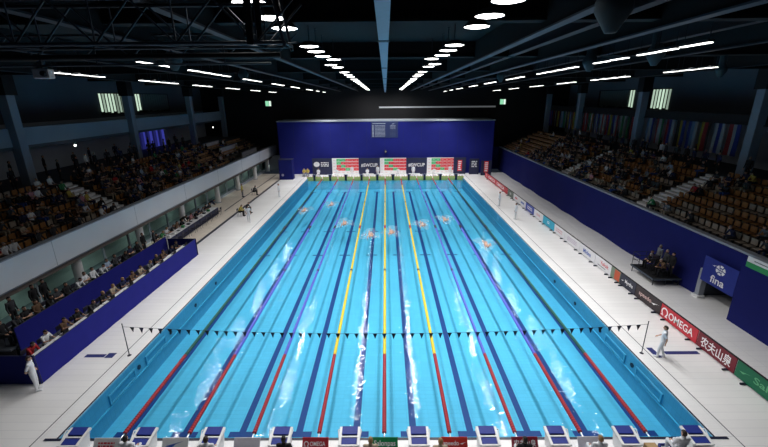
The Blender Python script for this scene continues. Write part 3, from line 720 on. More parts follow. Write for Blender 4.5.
fp(-8.8, -4.4, 'red and white chequered sponsor banner, glass wall side of the far end', M_white, spons(4.4, 2.75))
fp(-4.35, -.9, 'dark navy banner with white slogan, left of the middle sponsor banner', M_navy, c_swcup)
fp(-.85, 3.5, 'red and white chequered sponsor banner in the middle of the far end', M_white, spons(4.35, 2.75))
fp(3.55, 6.9, 'dark navy banner with white slogan, right of the middle sponsor banner', M_navy, c_swcup)
fp(6.95, 11.35, 'red and white chequered sponsor banner, board side of the far end', M_white, spons(4.4, 2.75))
fp(11.4, 13.4, 'dark navy banner with a red upright strip beside the chequered banner', M_navy, c_vert)
fp(13.9, 15.5, 'dark navy banner with a white square emblem near the corner', M_navy, c_white2, 2.6, 53.0)
fp(15.6, 17.3, 'dark navy banner with a red upright strip in the corner by the boards', M_navy, c_vert, 2.4, 52.0)
# scoreboard
def c_score(b, T):
    bars(b, -.9, 2.28, 2.1, .2, M_sc, 1); logo_swoosh(b, 1.5, 2.25, .35, M_sc)
    for r in range(9):
        z = 1.95-r*.21
        b.box((-2.0, z-.06, .003), (-1.8, z+.06, .006), M_sc); bars(b, -.75, z, 1.7, .13, M_sc, 1); bars(b, 1.35, z, .9, .11, M_sc2 if r > 2 else M_sc, 1)
M_sc = em('score text', (.75, .85, 1), .55); M_sc2 = em('score text dim', (.4, .5, .8), .2)
board('scoreboard', 'electronic scoreboard with pale rows of results high on the blue far wall', 'scoreboard', (-.05, 54.12, 5.95), (1, 0, 0), (0, 0, 1), 4.4, 2.55, pm('score panel', (.03, .04, .12), .4, emit=.12), c_score)
b = MB(); b.bbox((-.18, -.5, -.18), (.18, 0, .18), M_black, .03); b.tube((0, -.62, 0), (0, -.5, 0), .13, pm('lens ring', (.5, .45, .3), .3), n=14); b.box((-.05, -.1, -.4), (.05, 0, -.15), M_steel)
tag(b.build('wall_camera', None, (.1, 54.18, 3.75)), 'small dark camera on the blue far wall below the scoreboard', 'camera')
# yellow-green end board with touch pads at the far end
for i in range(10):
    x = -11.25+2.5*i; b = MB(); b.bbox((x-1.2, L-.06, -.35), (x+1.2, L-.005, .32), pm('touch pad yellow green', (.50, .52, .16), .6), .01)
    for q in range(6): b.box((x-1.1+q*.4, L-.03, .32), (x-1.04+q*.4, L-.01, .46), M_dark if q % 2 else mred)
    tag(b.build('touch_pad'), f'yellow green timing pad on the far pool wall, {LANE[i]}', 'touch pad', 'timing pads at the far end')
for i in range(10):
    x = -11.25+2.5*i
    if i in (1, 3, 4, 6, 8):
        e = empty('officials_bench', (x+1.0, 51.6, 0), f'low white bench behind the far starting block of the {LANE[i]}', 'bench', 'white benches at the far end')
        b = MB(); b.bbox((-.9, -.2, .38), (.9, .2, .46), M_white, .01); b.build('seat', e)
        for s in (-.75, .75): b = MB(); b.box((s-.04, -.18, 0), (s+.04, .18, .38), M_white); b.build('leg', e)
# blue cabinet in the far left corner
e = empty('blue_cabinet', (-15.6, 49.9, 0), 'tall blue box standing in the far corner below the stand end', 'cabinet')
b = MB(); b.bbox((-1.05, -.5, 0), (1.05, .9, 3.1), M_blue, .03); b.build('body', e)
b = MB(); b.tube((-.5, -.51, .75), (-.5, -.53, .75), .2, pm('pale emblem', (.3, .3, .4), .6), n=16); b.build('emblem', e)
b = MB(); b.box((-1.1, -.55, 3.1), (1.1, .95, 3.16), M_navy); b.build('lid', e)

# ---------------------------------------------------------------- left barriers and tables
def fabric_panel(name, p0, p1, h, label, grp, m=M_bluebar, n=1):
    p0, p1 = Vector(p0), Vector(p1); d = p1-p0; e = empty(name, p0, label, 'barrier', grp)
    b = MB(); k = max(2, int(d.length/.4)); nn = Vector((d.y, -d.x, 0)).normalized(); pts = []
    for i in range(k+1):
        for z in (0, h): pts.append(d*(i/k) + nn*(.012*math.sin(i*1.9)) + Vector((0, 0, z)))
    b.poly(pts, [(2*i, 2*i+1, 2*i+3, 2*i+2) for i in range(k)], m, True)
    pts2 = [p-nn*.03 for p in pts]; b.poly(pts2, [(2*i, 2*i+2, 2*i+3, 2*i+1) for i in range(k)], m, True); b.build('fabric', e)
    b = MB(); b.tube((0, 0, h), d+Vector((0, 0, h)), .02, M_navy, n=6); b.build('top_rail', e)
    b = MB()
    for i in range(max(2, int(d.length/2.5))+1):
        q = d*(i/max(2, int(d.length/2.5)))-nn*.05; b.tube(q, q+Vector((0, 0, h)), .018, M_steel, n=6)
    b.build('posts', e); return e
fabric_panel('fabric_barrier', (-15.5, 3.0, 0), (-15.4, 18.2, 0), 1.42, 'long blue fabric barrier facing the pool in front of the press desk', 'blue barriers')
fabric_panel('fabric_barrier', (-20.6, 3.0, 0), (-15.5, 3.0, 0), 1.5, 'blue fabric barrier across the near end of the press desk behind the standing official', 'blue barriers', M_blue)
fabric_panel('fabric_barrier', (-17.8, 18.3, 0), (-15.4, 18.3, 0), 1.42, 'short dark blue barrier across the far end of the press desk', 'blue barriers', M_blue)
fabric_panel('fabric_barrier', (-18.1, 5.0, 0), (-17.8, 18.3, 0), 1.62, 'long blue fabric barrier behind the press desk', 'blue barriers')
b = MB(); b.tube((0, 0, 0), (0, 0, 1.5), .035, M_white, n=10); b.lathe([(0, .03), (.12, .03), (.14, 0), (0, 0)], M_white, n=14)
tag(b.build('white_post', None, (-17.55, 18.0, 0)), 'white upright post at the far corner of the blue barriers', 'post')
e = empty('press_platform', (-16.7, 10.7, 0), 'low dark platform between the two long blue barriers', 'platform')
b = MB(); b.box((-1.0, -7.5, .24), (1.1, 7.4, .30), M_dgrey); b.build('deck', e)
for yy in (-7.2, -3.6, 0, 3.6, 7.1): b = MB(); b.box((-.95, yy-.05, 0), (1.05, yy+.05, .24), M_black); b.build('joist', e)
# press desks: six tables end to end
M_desk = pm('desk white', (.70, .70, .72), .5, var=.05)
def table(loc, w, l, h, label, grp, m=M_desk, skirt=None, rz=0, nm='press_table'):
    e = empty(nm, loc, label, 'table', grp, rz)
    b = MB(); b.bbox((-w/2, -l/2, h-.035), (w/2, l/2, h), m, .008); b.build('table_top', e)
    for sx in (-1, 1):
        for sy in (-1, 1): b = MB(); b.tube((sx*(w/2-.06), sy*(l/2-.08), 0), (sx*(w/2-.06), sy*(l/2-.08), h-.035), .02, M_steel, n=8); b.build('leg', e)
    if skirt: b = MB(); b.box((w/2+.005, -l/2, .02), (w/2+.02, l/2, h-.01), skirt); b.build('skirt', e)
    return e
for k in range(6):
    y = 4.4+2.4*k
    table((-15.85, y+.15, .30), .5, 2.32, .86, f"white topped press desk, {ordn(k)} from the camera behind the front blue barrier", 'press desks')
for k in range(5):
    table((-19.0, 20.2+2.3*k, 0), .75, 2.2, .75, f"white topped table with dark skirt along the glass wall, {ordn(k)} beyond the barriers", 'tables along the glass wall', skirt=M_navy)
# things on the press desks
pap = pm('paper', (.8, .8, .78), .7, var=.03)
for k in range(16):
    y = 3.9+.88*k; x = -15.9+R.uniform(-.08, .08)
    b = MB(); b.box((-.105, -.15, 0), (.105, .15, .012), pap, Matrix.Rotation(R.uniform(-.4, .4), 4, 'Z')); b.box((-.1, -.14, .012), (.1, .14, .016), M_white, Matrix.Rotation(R.uniform(-.4, .4), 4, 'Z'))
    tag(b.build('paper_stack', None, (x, y, 1.162)), f'stack of white papers on the press desks, {ordn(k)} stack from the camera', 'papers', 'papers on the press desks')
    if k % 2:
        e = empty('laptop', (-15.92, y+.42, 1.162), f'dark open laptop on the press desks, {ordn(k//2)} laptop from the camera', 'laptop', 'laptops on the press desks')
        b = MB(); b.bbox((-.12, -.17, 0), (.12, .17, .018), M_dark, .005); b.build('base', e)
        b = MB(); b.box((.12, -.17, .015), (.135, .17, .24), M_black); b.build('screen', e)

# low bench on the left edge of the picture
e = empty('white_bench', (-16.6, 1.6, 0), 'low white bench on the deck near the standing official', 'bench')
b = MB(); b.bbox((-1.2, -.25, .4), (.45, .25, .46), M_white, .012); b.build('seat', e)
for x in (-1.05, .3):
    b = MB(); b.tube((x, -.18, 0), (x, -.18, .4), .022, M_steel); b.tube((x, .18, 0), (x, .18, .4), .022, M_steel); b.tube((x, -.2, .05), (x, .2, .05), .018, M_steel); b.build('leg', e)

# camera platform on the right
e = empty('camera_platform', (18.95, 13.6, 0), 'black camera platform with railing against the blue wall', 'platform')
b = MB(); b.box((-.95, -1.25, .42), (.95, 1.25, .5), M_black); b.box((-.97, -1.27, .40), (-.93, 1.27, .52), M_steel2); b.box((-.95, -1.28, .40), (.95, -1.25, .52), M_steel2); b.build('deck', e)
for sx in (-.85, 0, .85):
    for sy in (-1.15, 1.15): b = MB(); b.tube((sx, sy, 0), (sx, sy, .42), .03, M_steel); b.build('leg', e)
b = MB()
for sx in (-.9, 0, .85): b.tube((sx, 1.22, .5), (sx, 1.22, 1.5), .02, M_steel)
for z in (.85, 1.18, 1.5): b.tube((-.9, 1.22, z), (.85, 1.22, z), .018, M_steel)
for z in (1.0, 1.5): b.tube((-.9, 1.22, z), (-.9, .5, z), .018, M_steel)
b.tube((-.9, .5, .5), (-.9, .5, 1.5), .02, M_steel)
b.build('railing', e)
def tripod_cam(loc, rz, label):
    e = empty('broadcast_camera', loc, label, 'camera', 'broadcast cameras', rz)
    for k in range(3):
        a = 2*PI*k/3; b = MB(); b.tube((0, 0, 1.05), (.35*math.cos(a), .35*math.sin(a), 0), .016, M_black, n=6); b.build('leg', e)
    b = MB(); b.bbox((-.1, -.22, 1.1), (.1, .25, 1.34), M_dark, .02); b.box((-.03, -.03, 1.02), (.03, .03, 1.1), M_black); bd = b.build('body', e)
    b = MB(); b.tube((0, .25, 1.22), (0, .48, 1.22), .06, M_black, r1=.08, n=12); b.build('lens', bd)
    b = MB(); b.tube((.06, -.15, 1.1), (.14, -.5, .98), .012, M_black, n=6); b.build('pan_handle', bd)
tripod_cam((18.45, 13.2, .5), PI/2, 'dark broadcast camera on a tripod on the black platform')
# blue fina curtain panel and crowd banner on the right wall
def c_fina(b, T):
    T.append(('fina', 0, .42, 1.0, .48, M_text))
    for i in range(24):
        a = 2*PI*i/24; a1 = 2*PI*(i+1)/24; r = .34
        if i % 4 == 3: continue
        b.poly([(.05+r*.55*math.cos(a), 1.12+r*.5*math.sin(a), .005), (.05+r*math.cos(a), 1.12+r*.9*math.sin(a), .005), (.05+r*math.cos(a1), 1.12+r*.9*math.sin(a1), .005), (.05+r*.55*math.cos(a1), 1.12+r*.5*math.sin(a1), .005)], [(0, 1, 2, 3)], M_text)
    bars(b, .05, 1.12, .34, .26, M_text, 2); logo_swoosh(b, -.35, 1.25, .2, M_text)
board('hanging_banner', 'bright blue banner with white lettering and globe emblem above the passage', 'banner', (19.72, 9.55, 1.28), (0, -1, 0), (0, 0, 1), 2.4, 1.6, pm('banner blue', (.014, .03, .26), .7), c_fina, th=.02)
def c_flagb(b, T): b.poly([(-.8, 0, .004), (.8, 0, .004), (.8, .3, .004), (-.8, .3, .004)], [(0, 1, 2, 3)], pm('flag bright green', (.03, .30, .10), .7)); bars(b, 0, .44, .8, .1, M_textd, 1)
board('hanging_supporter_banner', 'white and green supporter banner hung over the top of the blue wall', 'banner', (19.50, 7.1, 3.42), (0, -1, 0), (0, 0, 1), 1.6, .6, M_white, c_flagb, th=.01)
def c_pt(b, T): bars(b, 0, .16, .4, .1, pm('lilac print', (.5, .42, .55), .6), 1)

# white low partition walls in the far part of the left stand
for x, y0, y1, z0, z1, d in ((-21.4, 47.5, 54, 3.35, 4.6, 'lowest'), (-23.4, 44.5, 51, 4.2, 5.6, 'middle'), (-25.2, 43.5, 48.5, 5.05, 6.3, 'highest')):
    b = MB(); b.bbox((x-.1, y0, z0), (x+.1, y1, z1), M_white, .02); b.box((x-.13, y0-.02, z1-.03), (x+.13, y1+.02, z1+.03), M_grey)
    tag(b.build('partition_panel'), f'white partition panel among the wooden benches above the glass wall, the {d} one', 'partition', 'white partitions')

# wooden benches (far ends of both stands)
def bench_row(s, x0, z0, i, y0, y1, label, grp):
    RR = RRL if s < 0 else RRR
    xb = x0+RP*i+.45; z = z0+RR*i
    e = empty('spectator_bench', (s*xb, (y0+y1)/2, z), label, 'bench', grp); h = (y1-y0)/2
    b = MB(); xa, xc = sorted((-s*.16, s*.2)); b.bbox((xa, -h, .36), (xc, h, .44), M_wood, .015); b.build('seat', e)
    b = MB(); xa, xc = sorted((s*.28, s*.32)); b.box((xa, -h, .5), (xc, h, .78), M_wood); b.build('backrest', e)
    b = MB(); yy = -h+.3
    while yy < h: b.box((min(-s*.1, s*.32), yy-.03, 0), (max(-s*.1, s*.32), yy+.03, .36), M_dgrey); b.box((min(s*.25, s*.29), yy-.03, .3), (max(s*.25, s*.29), yy+.03, .7), M_dgrey); yy += 2.0
    b.box((min(s*.02, s*.06), -h+.2, .3), (max(s*.02, s*.06), h-.2, .36), M_dgrey); b.build('bracket', e)
RN = ['front', 'second', 'third', 'fourth', 'fifth', 'sixth', 'seventh', 'eighth', 'ninth', 'tenth']
for i in range(ROWS):
    bench_row(-1, XL, ZL, i, 37.0, 43.5 if i in (1, 2, 4, 6, 7) else 57, f'long wooden bench, {RN[i]} row at the far end of the stand over the glass wall', 'wooden benches over the glass wall')
    bench_row(1, XR, ZR, i, 46.0, 57.5, f'long wooden bench, {RN[i]} row at the far end of the stand over the blue wall', 'wooden benches over the blue wall')
# stairs
for s, x0, z0, y, nm in ((-1, XL, ZL, 19.0, 'glass wall'), (1, XR, ZR, 19.0, 'blue wall, behind the black camera platform'), (1, XR, ZR, 33.5, 'blue wall, farther one')):
    RR = RRL if s < 0 else RRR
    e = empty('stand_staircase', (s*x0, y, z0), f'white edged staircase climbing through the stand over the {nm}', 'staircase')
    for i in range(ROWS):
        for q in range(2):
            b = MB(); xa = x0+RP*i+.42*q-x0; zz = RR*i+.2*q; X0, X1 = sorted((s*(xa+.02), s*(xa+.44)))
            if q == 0: b.box((X0, -.85, zz+.005), (X1, .85, zz+.15), M_step)
            else: b.box((X0, -.85, RR*i+.005), (X1, .85, zz+.15), M_step)
            b.build('step', e)
CAMROLL = -.0079
# ================================================================== PEOPLE
M_skin = pm('skin', (.52, .30, .21), .55, var=.08); M_hair_d = pm('dark brown hair', (.035, .022, .016), .6); M_hair_b = pm('fair hair', (.32, .20, .09), .6); M_hair_k = pm('black hair', (.012, .010, .010), .6); M_hair_g = pm('grey hair', (.3, .29, .28), .6)
M_eye = pm('eye', (.02, .018, .016), .3); M_lip = pm('lips', (.38, .13, .11), .5)
CL = {'white': (.74, .76, .80), 'black': (.012, .012, .015), 'dark navy': (.015, .02, .06), 'grey': (.17, .18, .20), 'red': (.42, .025, .03), 'brown': (.13, .075, .045), 'blue': (.04, .10, .36), 'green': (.05, .26, .10),
      'beige': (.42, .35, .26), 'pale blue': (.36, .46, .62), 'yellow': (.55, .45, .10), 'dark grey': (.045, .047, .055), 'orange': (.5, .18, .04), 'pink': (.55, .25, .30)}
CM = {k: pm(k+' cloth', v, .85, scale=9) for k, v in CL.items()}
def cone_bm(bm, p0, p1, r0, r1, n=10):
    p0, p1 = Vector(p0), Vector(p1); d = p1-p0; ln = max(d.length, 1e-4)
    q = d.to_track_quat('Z', 'Y').to_matrix().to_4x4()
    rings = []
    for t, c in ((-.92, .39), (-.7, .71), (0, 1)): rings.append((t*r0, r0*c))
    for t, c in ((0, 1), (.7, .71), (.92, .39)): rings.append((ln+t*r1, r1*c))
    vs = []
    for z, r in rings:
        vs.append([bm.verts.new(Vector(p0)+q @ Vector((r*math.cos(2*PI*i/n), r*math.sin(2*PI*i/n), z))) for i in range(n)])
    for a, b2 in zip(vs, vs[1:]):
        for i in range(n): bm.faces.new((a[i], a[(i+1) % n], b2[(i+1) % n], b2[i]))
    bm.faces.new(vs[0][::-1]); bm.faces.new(vs[-1])
def loft_bm(bm, rings, n=16):
    """rings: (centre, rx, ry, tilt) ellipses in planes tilted about X"""
    vs = []
    for c, rx, ry, tl in rings:
        m = Matrix.Rotation(tl, 3, 'X'); vs.append([bm.verts.new(Vector(c)+m @ Vector((rx*math.cos(2*PI*i/n), ry*math.sin(2*PI*i/n), 0))) for i in range(n)])
    for a, b2 in zip(vs, vs[1:]):
        for i in range(n): bm.faces.new((a[i], a[(i+1) % n], b2[(i+1) % n], b2[i]))
    bm.faces.new(vs[0][::-1]); bm.faces.new(vs[-1])
def ell_bm(bm, c, r, m=None, u=16, v=12):
    g = bmesh.ops.create_uvsphere(bm, u_segments=u, v_segments=v, radius=1)
    for q in g['verts']:
        p = Vector((q.co.x*r[0], q.co.y*r[1], q.co.z*r[2])); q.co = Vector(c)+(m @ p if m else p)
def hand_bm(bm, w, d, side, curl):
    """palm, four unequal bent fingers and a thumb leaving the side of the palm"""
    w, d = Vector(w), Vector(d).normalized(); up = Vector((0, 0, 1)) if abs(d.z) < .8 else Vector((0, 1, 0))
    x = d.cross(up).normalized(); nrm = x.cross(d).normalized()
    pal = w+d*.05
    cone_bm(bm, w+d*.01, w+d*.085, .027, .034, 8); cone_bm(bm, w+d*.03+x*.014, w+d*.085+x*.018, .022, .024, 8); cone_bm(bm, w+d*.03-x*.014, w+d*.085-x*.018, .022, .024, 8)
    for k, ln in enumerate((.066, .078, .072, .056)):
        o = (k-1.5)*.0215; a = w+d*.085+x*o; m1 = a+d*(ln*.55)-nrm*(ln*.25*curl); m2 = m1+d*(ln*.45*(1-.5*curl))-nrm*(ln*.5*curl)
        cone_bm(bm, a, m1, .0095, .009, 6); cone_bm(bm, m1, m2, .009, .0075, 6)
    a = w+d*.03+x*side*.03; m1 = a+d*.03+x*side*.03-nrm*.012*curl; cone_bm(bm, a, m1, .013, .011, 6); cone_bm(bm, m1, m1+d*.032+x*side*.004-nrm*.01*curl, .011, .009, 6)

def make_person(J, head_pitch=0, head_yaw=0, sleeves='short', skirt=False, voxel=.0135, curl=.5, legs=True, bare=False):
    """J: joints; faces +Y. Returns (mesh with material slots skin, hair, shirt, trousers, shoes, eye, lip) """
    bm = bmesh.new(); g = lambda k: Vector(J[k])
    pel, ch, nk, hd = g('pelvis'), g('chest'), g('neck'), g('head')
    tl = lambda a, b2: -math.atan2((b2-a).y, max(1e-3, (b2-a).z)) if abs((b2-a).z) > 1e-3 or True else 0
    def tilt(a, b2): v = b2-a; return -math.atan2(v.y, v.z)
    t1, t2 = tilt(pel, ch), tilt(ch, nk)
    mid = pel.lerp(ch, .5)
    dn = (pel-ch).normalized()
    loft_bm(bm, [(pel+dn*.10, .10, .075, t1), (pel+dn*.04, .160, .115, t1), (pel, .168, .118, t1), (mid, .142, .102, t1), (ch, .172, .115, (t1+t2)/2), (ch.lerp(nk, .45), .182, .108, t2), (ch.lerp(nk, .8), .135, .085, t2), (nk, .06, .058, t2)])
    cone_bm(bm, ch.lerp(nk, .85), hd-(hd-nk)*.25, .058, .052)
    HM = Matrix.Rotation(head_yaw, 3, 'Z') @ Matrix.Rotation(head_pitch, 3, 'X')
    ell_bm(bm, hd, (.074, .095, .112), HM); ell_bm(bm, hd+HM @ Vector((0, .035, -.055)), (.055, .058, .062), HM)
    cone_bm(bm, hd+HM @ Vector((0, .088, .018)), hd+HM @ Vector((0, .112, -.022)), .011, .017, 6)
    ell_bm(bm, hd+HM @ Vector((0, .085, .03)), (.05, .014, .012), HM, 8, 6)
    for s in (-1, 1): ell_bm(bm, hd+HM @ Vector((s*.076, -.005, -.005)), (.014, .024, .034), HM, 8, 6)
    bones = []
    for s, q in ((-1, 'l'), (1, 'r')):
        sh, el, wr = g('sh'+q), g('el'+q), g('wr'+q)
        cone_bm(bm, ch.lerp(nk, .62)+Vector((s*.08, 0, 0)), sh, .07, .062); cone_bm(bm, sh, el, .054, .041); cone_bm(bm, el, wr, .041, .028)
        hd_d = (Vector(J['hd'+q]) if 'hd'+q in J else (wr-el)); hand_bm(bm, wr, hd_d, -s, curl)
        bones += [(sh, el, .05, 'uarm'), (el, wr, .036, 'farm'), (wr, wr+hd_d.normalized()*.17, .03, 'hand')]
        if legs:
            hp, kn, an, to = g('hp'+q), g('kn'+q), g('an'+q), g('to'+q)
            cone_bm(bm, hp, kn, .092, .060); cone_bm(bm, kn, an, .060, .042)
            cone_bm(bm, kn.lerp(an, .3)+Vector((0, -.012, 0)), kn.lerp(an, .55), .057, .047)
            cone_bm(bm, an+Vector((0, -.02, -.035)), to, .044, .036); cone_bm(bm, an, an+Vector((0, -.02, -.04)), .043, .045)
            bones += [(hp, kn, .08, 'leg'), (kn, an, .05, 'leg'), (an+Vector((0, -.04, -.05)), to, .035, 'foot')]
    if skirt:
        loft_bm(bm, [(pel+Vector((0, 0, .02)), .17, .12, 0), (pel+Vector((0, 0, -.42)), .24, .2, 0)])
    me = bpy.data.meshes.new('body_src'); bm.to_mesh(me); bm.free()
    o = bpy.data.objects.new('body_src', me); C.objects.link(o)
    r = o.modifiers.new('r', 'REMESH'); r.mode = 'VOXEL'; r.voxel_size = voxel; r.use_smooth_shade = True
    sm = o.modifiers.new('s', 'SMOOTH'); sm.factor = .5; sm.iterations = 2
    dg = bpy.context.evaluated_depsgraph_get(); me2 = bpy.data.meshes.new_from_object(o.evaluated_get(dg))
    bpy.data.objects.remove(o)
    me2.materials.clear()
    for m in (M_skin, M_hair_d, CM['white'], CM['black'], CM['black'], M_eye, M_lip): me2.materials.append(m)
    bones += [(pel+dn*.08, pel, .13, 'pelv'), (pel, ch, .13, 'tors'), (ch, ch.lerp(nk, .82), .13, 'tors'), (ch.lerp(nk, .9), hd-(hd-nk)*.4, .055, 'neck'), (hd+HM @ Vector((0, 0, -.05)), hd+HM @ Vector((0, 0, .04)), .085, 'head')]
    HI = HM.inverted(); up_t = (ch-pel).normalized()
    for f in me2.polygons:
        c = f.center; best = 1e9; tg = None; tt = 0
        for a, b2, rad, t in bones:
            ab_ = b2-a; u = max(0, min(1, (c-a).dot(ab_)/ab_.length_squared)); dd = (c-a-ab_*u).length-rad
            if dd < best: best, tg, tt = dd, t, u
        k = 0
        if tg == 'head':
            l = HI @ (c-hd)
            if (l.z > .055 and l.y < .085) or (l.y < -.005 and l.z > -.065 and abs(l.x) < .086 and not (l.y > -.03 and abs(l.x) > .072 and l.z < .03)) or l.z > .08: k = 1
            for s in (-1, 1):
                if l.y > .06 and abs(l.x-s*.032) < .013 and abs(l.z-.006) < .008: k = 5
            if l.y > .06 and abs(l.x) < .024 and abs(l.z+.062) < .008: k = 6
        elif tg in ('tors',): k = 0 if bare else (2 if (c-pel).dot(up_t) > .02 else 3)
        elif tg == 'uarm': k = 0 if bare else (2 if (sleeves == 'long' or tt < .8) else 0)
        elif tg == 'farm': k = 2 if sleeves == 'long' and not bare else 0
        elif tg in ('leg',): k = 0 if bare else 3
        elif tg == 'pelv': k = 3
        elif tg == 'foot': k = 0 if bare else 4
        f.material_index = k; f.use_smooth = True
    return me2
def shell(me, idx, off, name, side=0):
    """clothing or hair as its own mesh: the body's faces of that kind pushed outwards"""
    bm = bmesh.new(); bm.from_mesh(me); bm.normal_update()
    nor = [v.normal*off for v in bm.verts]
    for v, d in zip(bm.verts, nor): v.co += d
    bmesh.ops.delete(bm, geom=[f for f in bm.faces if f.material_index not in idx or f.calc_center_median().x*side < 0], context='FACES')
    for f in bm.faces: f.material_index = 0
    m2 = bpy.data.meshes.new(name); bm.to_mesh(m2); bm.free(); m2.materials.append(CM['white']); return m2
def low(me, ratio):
    o = bpy.data.objects.new('low_src', me); C.objects.link(o); d = o.modifiers.new('d', 'DECIMATE'); d.ratio = ratio
    m2 = bpy.data.meshes.new_from_object(o.evaluated_get(bpy.context.evaluated_depsgraph_get())); bpy.data.objects.remove(o); return m2

ST = dict(pelvis=(0, 0, .96), chest=(0, .01, 1.24), neck=(0, 0, 1.47), head=(0, .02, 1.63), shl=(-.19, 0, 1.41), shr=(.19, 0, 1.41), ell=(-.24, -.02, 1.12), elr=(.24, -.02, 1.12), wrl=(-.25, .06, .87), wrr=(.25, .06, .87),
          hpl=(-.095, 0, .92), hpr=(.095, 0, .92), knl=(-.105, .02, .50), knr=(.105, .02, .50), anl=(-.11, -.01, .09), anr=(.11, -.01, .09), tol=(-.13, .15, .036), tor=(.13, .15, .036))
def mod(b, **k): d = dict(b); d.update(k); return d
HANDB = mod(ST, ell=(-.27, -.1, 1.16), wrl=(-.16, .10, 1.0), elr=(.28, -.12, 1.14), wrr=(.08, -.16, .98), hdr=(-1, -.1, 0), hdl=(1, .4, 0))
WALK = mod(ST, knl=(-.1, .10, .51), anl=(-.1, .10, .09), tol=(-.11, .26, .04), knr=(.1, .02, .50), anr=(.1, -.14, .11), tor=(.11, .01, .04), ell=(-.26, -.12, 1.14), wrl=(-.22, -.1, .9), elr=(.26, .06, 1.14), wrr=(.2, .25, 1.02))
BEND = mod(ST, pelvis=(0, -.08, .93), chest=(0, .16, 1.12), neck=(0, .36, 1.22), head=(0, .48, 1.27), shl=(-.18, .32, 1.19), shr=(.18, .32, 1.19), ell=(-.22, .38, .92), elr=(.22, .38, .92), wrl=(-.14, .52, .80), wrr=(.14, .52, .80), hpl=(-.095, -.06, .90), hpr=(.095, -.06, .90))
SE = dict(pelvis=(0, 0, .56), chest=(0, .0, .84), neck=(0, .0, 1.07), head=(0, .03, 1.23), shl=(-.19, 0, 1.01), shr=(.19, 0, 1.01), ell=(-.24, .06, .75), elr=(.24, .06, .75), wrl=(-.13, .27, .64), wrr=(.13, .27, .64), hdl=(.3, 1, -.1), hdr=(-.3, 1, -.1),
          hpl=(-.10, .04, .53), hpr=(.10, .04, .53), knl=(-.12, .44, .53), knr=(.12, .44, .53), anl=(-.12, .42, .10), anr=(.12, .42, .10), tol=(-.13, .58, .036), tor=(.13, .58, .036))
SL = mod(SE, chest=(0, .10, .82), neck=(0, .22, 1.02), head=(0, .30, 1.16), shl=(-.19, .18, .97), shr=(.19, .18, .97), ell=(-.2, .32, .70), elr=(.2, .32, .70), wrl=(-.05, .50, .68), wrr=(.05, .50, .68), hdl=(.6, 1, .1), hdr=(-.6, 1, .1))
SF = mod(SE, ell=(-.26, .08, .77), elr=(.26, .08, .77), wrl=(.04, .2, .80), wrr=(-.04, .22, .76), hdl=(1, .1, .05), hdr=(-1, .1, .05))
SD = mod(SE, chest=(0, .05, .83), neck=(0, .10, 1.05), head=(0, .15, 1.20), shl=(-.19, .08, 1.0), shr=(.19, .08, 1.0), ell=(-.25, .2, .78), elr=(.25, .2, .78), wrl=(-.13, .42, .83), wrr=(.13, .42, .83), hdl=(.2, 1, 0), hdr=(-.2, 1, 0))
POSES = {'stand': (ST, 0, 0, 'long'), 'hands_back': (HANDB, -.15, .2, 'short'), 'walk': (WALK, -.1, 0, 'short'), 'bend': (BEND, -.6, 0, 'long'), 'sit': (SE, -.1, .15, 'long'), 'lean': (SL, -.3, 0, 'long'), 'fold': (SF, 0, -.2, 'short'), 'desk': (SD, -.35, 0, 'short')}
PM = {k: make_person(J, hp, hy, sl) for k, (J, hp, hy, sl) in POSES.items()}
LOW = {k: low(PM[k], .07) for k in ('sit', 'lean', 'fold', 'stand')}
SHELLS = {}
def shells(pose):
    if pose not in SHELLS:
        me = PM[pose]; body = me.copy(); body.name = 'body'
        for f in body.polygons:
            if f.material_index in (1, 2, 3, 4): f.material_index = 0
        SHELLS[pose] = (body, shell(me, (1,), .012, 'hair'), shell(me, (2,), .009, 'shirt'), shell(me, (3,), .008, 'trousers'), shell(me, (4,), .007, 'shoe', -1), shell(me, (4,), .007, 'shoe', 1))
    return SHELLS[pose]
def setm(o, i, m):
    o.material_slots[i].link = 'OBJECT'; o.material_slots[i].material = m
def person(pose, loc, rz, label, top='white', bot='white', hair=M_hair_d, shoes='white', group=None, shirt_name='shirt', sc=1.0):
    body, h, s, t, sh, sh2 = shells(pose)
    o = bpy.data.objects.new('person', body); C.objects.link(o); o.location = loc; o.rotation_euler.z = rz; o.scale = (sc, sc, sc); tag(o, label, 'person', group)
    for me, nm, m in ((h, 'hair', hair), (s, shirt_name, CM[top]), (t, 'trousers', CM[bot]), (sh, 'shoe', CM[shoes]), (sh2, 'shoe', CM[shoes])):
        c = bpy.data.objects.new(nm, me); C.objects.link(c); c.parent = o; setm(c, 0, m)
    return o
FX, FNX, FY, FNY = -PI/2, PI/2, 0.0, PI      # facing +X, -X, +Y, -Y

# folding chair
CP = []
b = MB(); b.bbox((-.2, -.2, .41), (.2, .2, .45), M_dark, .012); CP.append(('seat', b.mesh('seat')))
b = MB(); b.bbox((-.2, -.23, .62), (.2, -.2, .86), M_dark, .012); b.tube((-.19, -.215, .42), (-.19, -.215, .64), .012, M_steel, n=6); b.tube((.19, -.215, .42), (.19, -.215, .64), .012, M_steel, n=6); CP.append(('backrest', b.mesh('backrest')))
for sx in (-1, 1):
    for sy in (-1, 1): b = MB(); b.tube((sx*.18, sy*.18, .41), (sx*.2, sy*.21, 0), .012, M_steel, n=6); CP.append(('leg', b.mesh('leg')))
def chair(loc, rz, label, group):
    e = empty('folding_chair', loc, label, 'chair', group, rz)
    for nm, me in CP: o = bpy.data.objects.new(nm, me); C.objects.link(o); o.parent = e

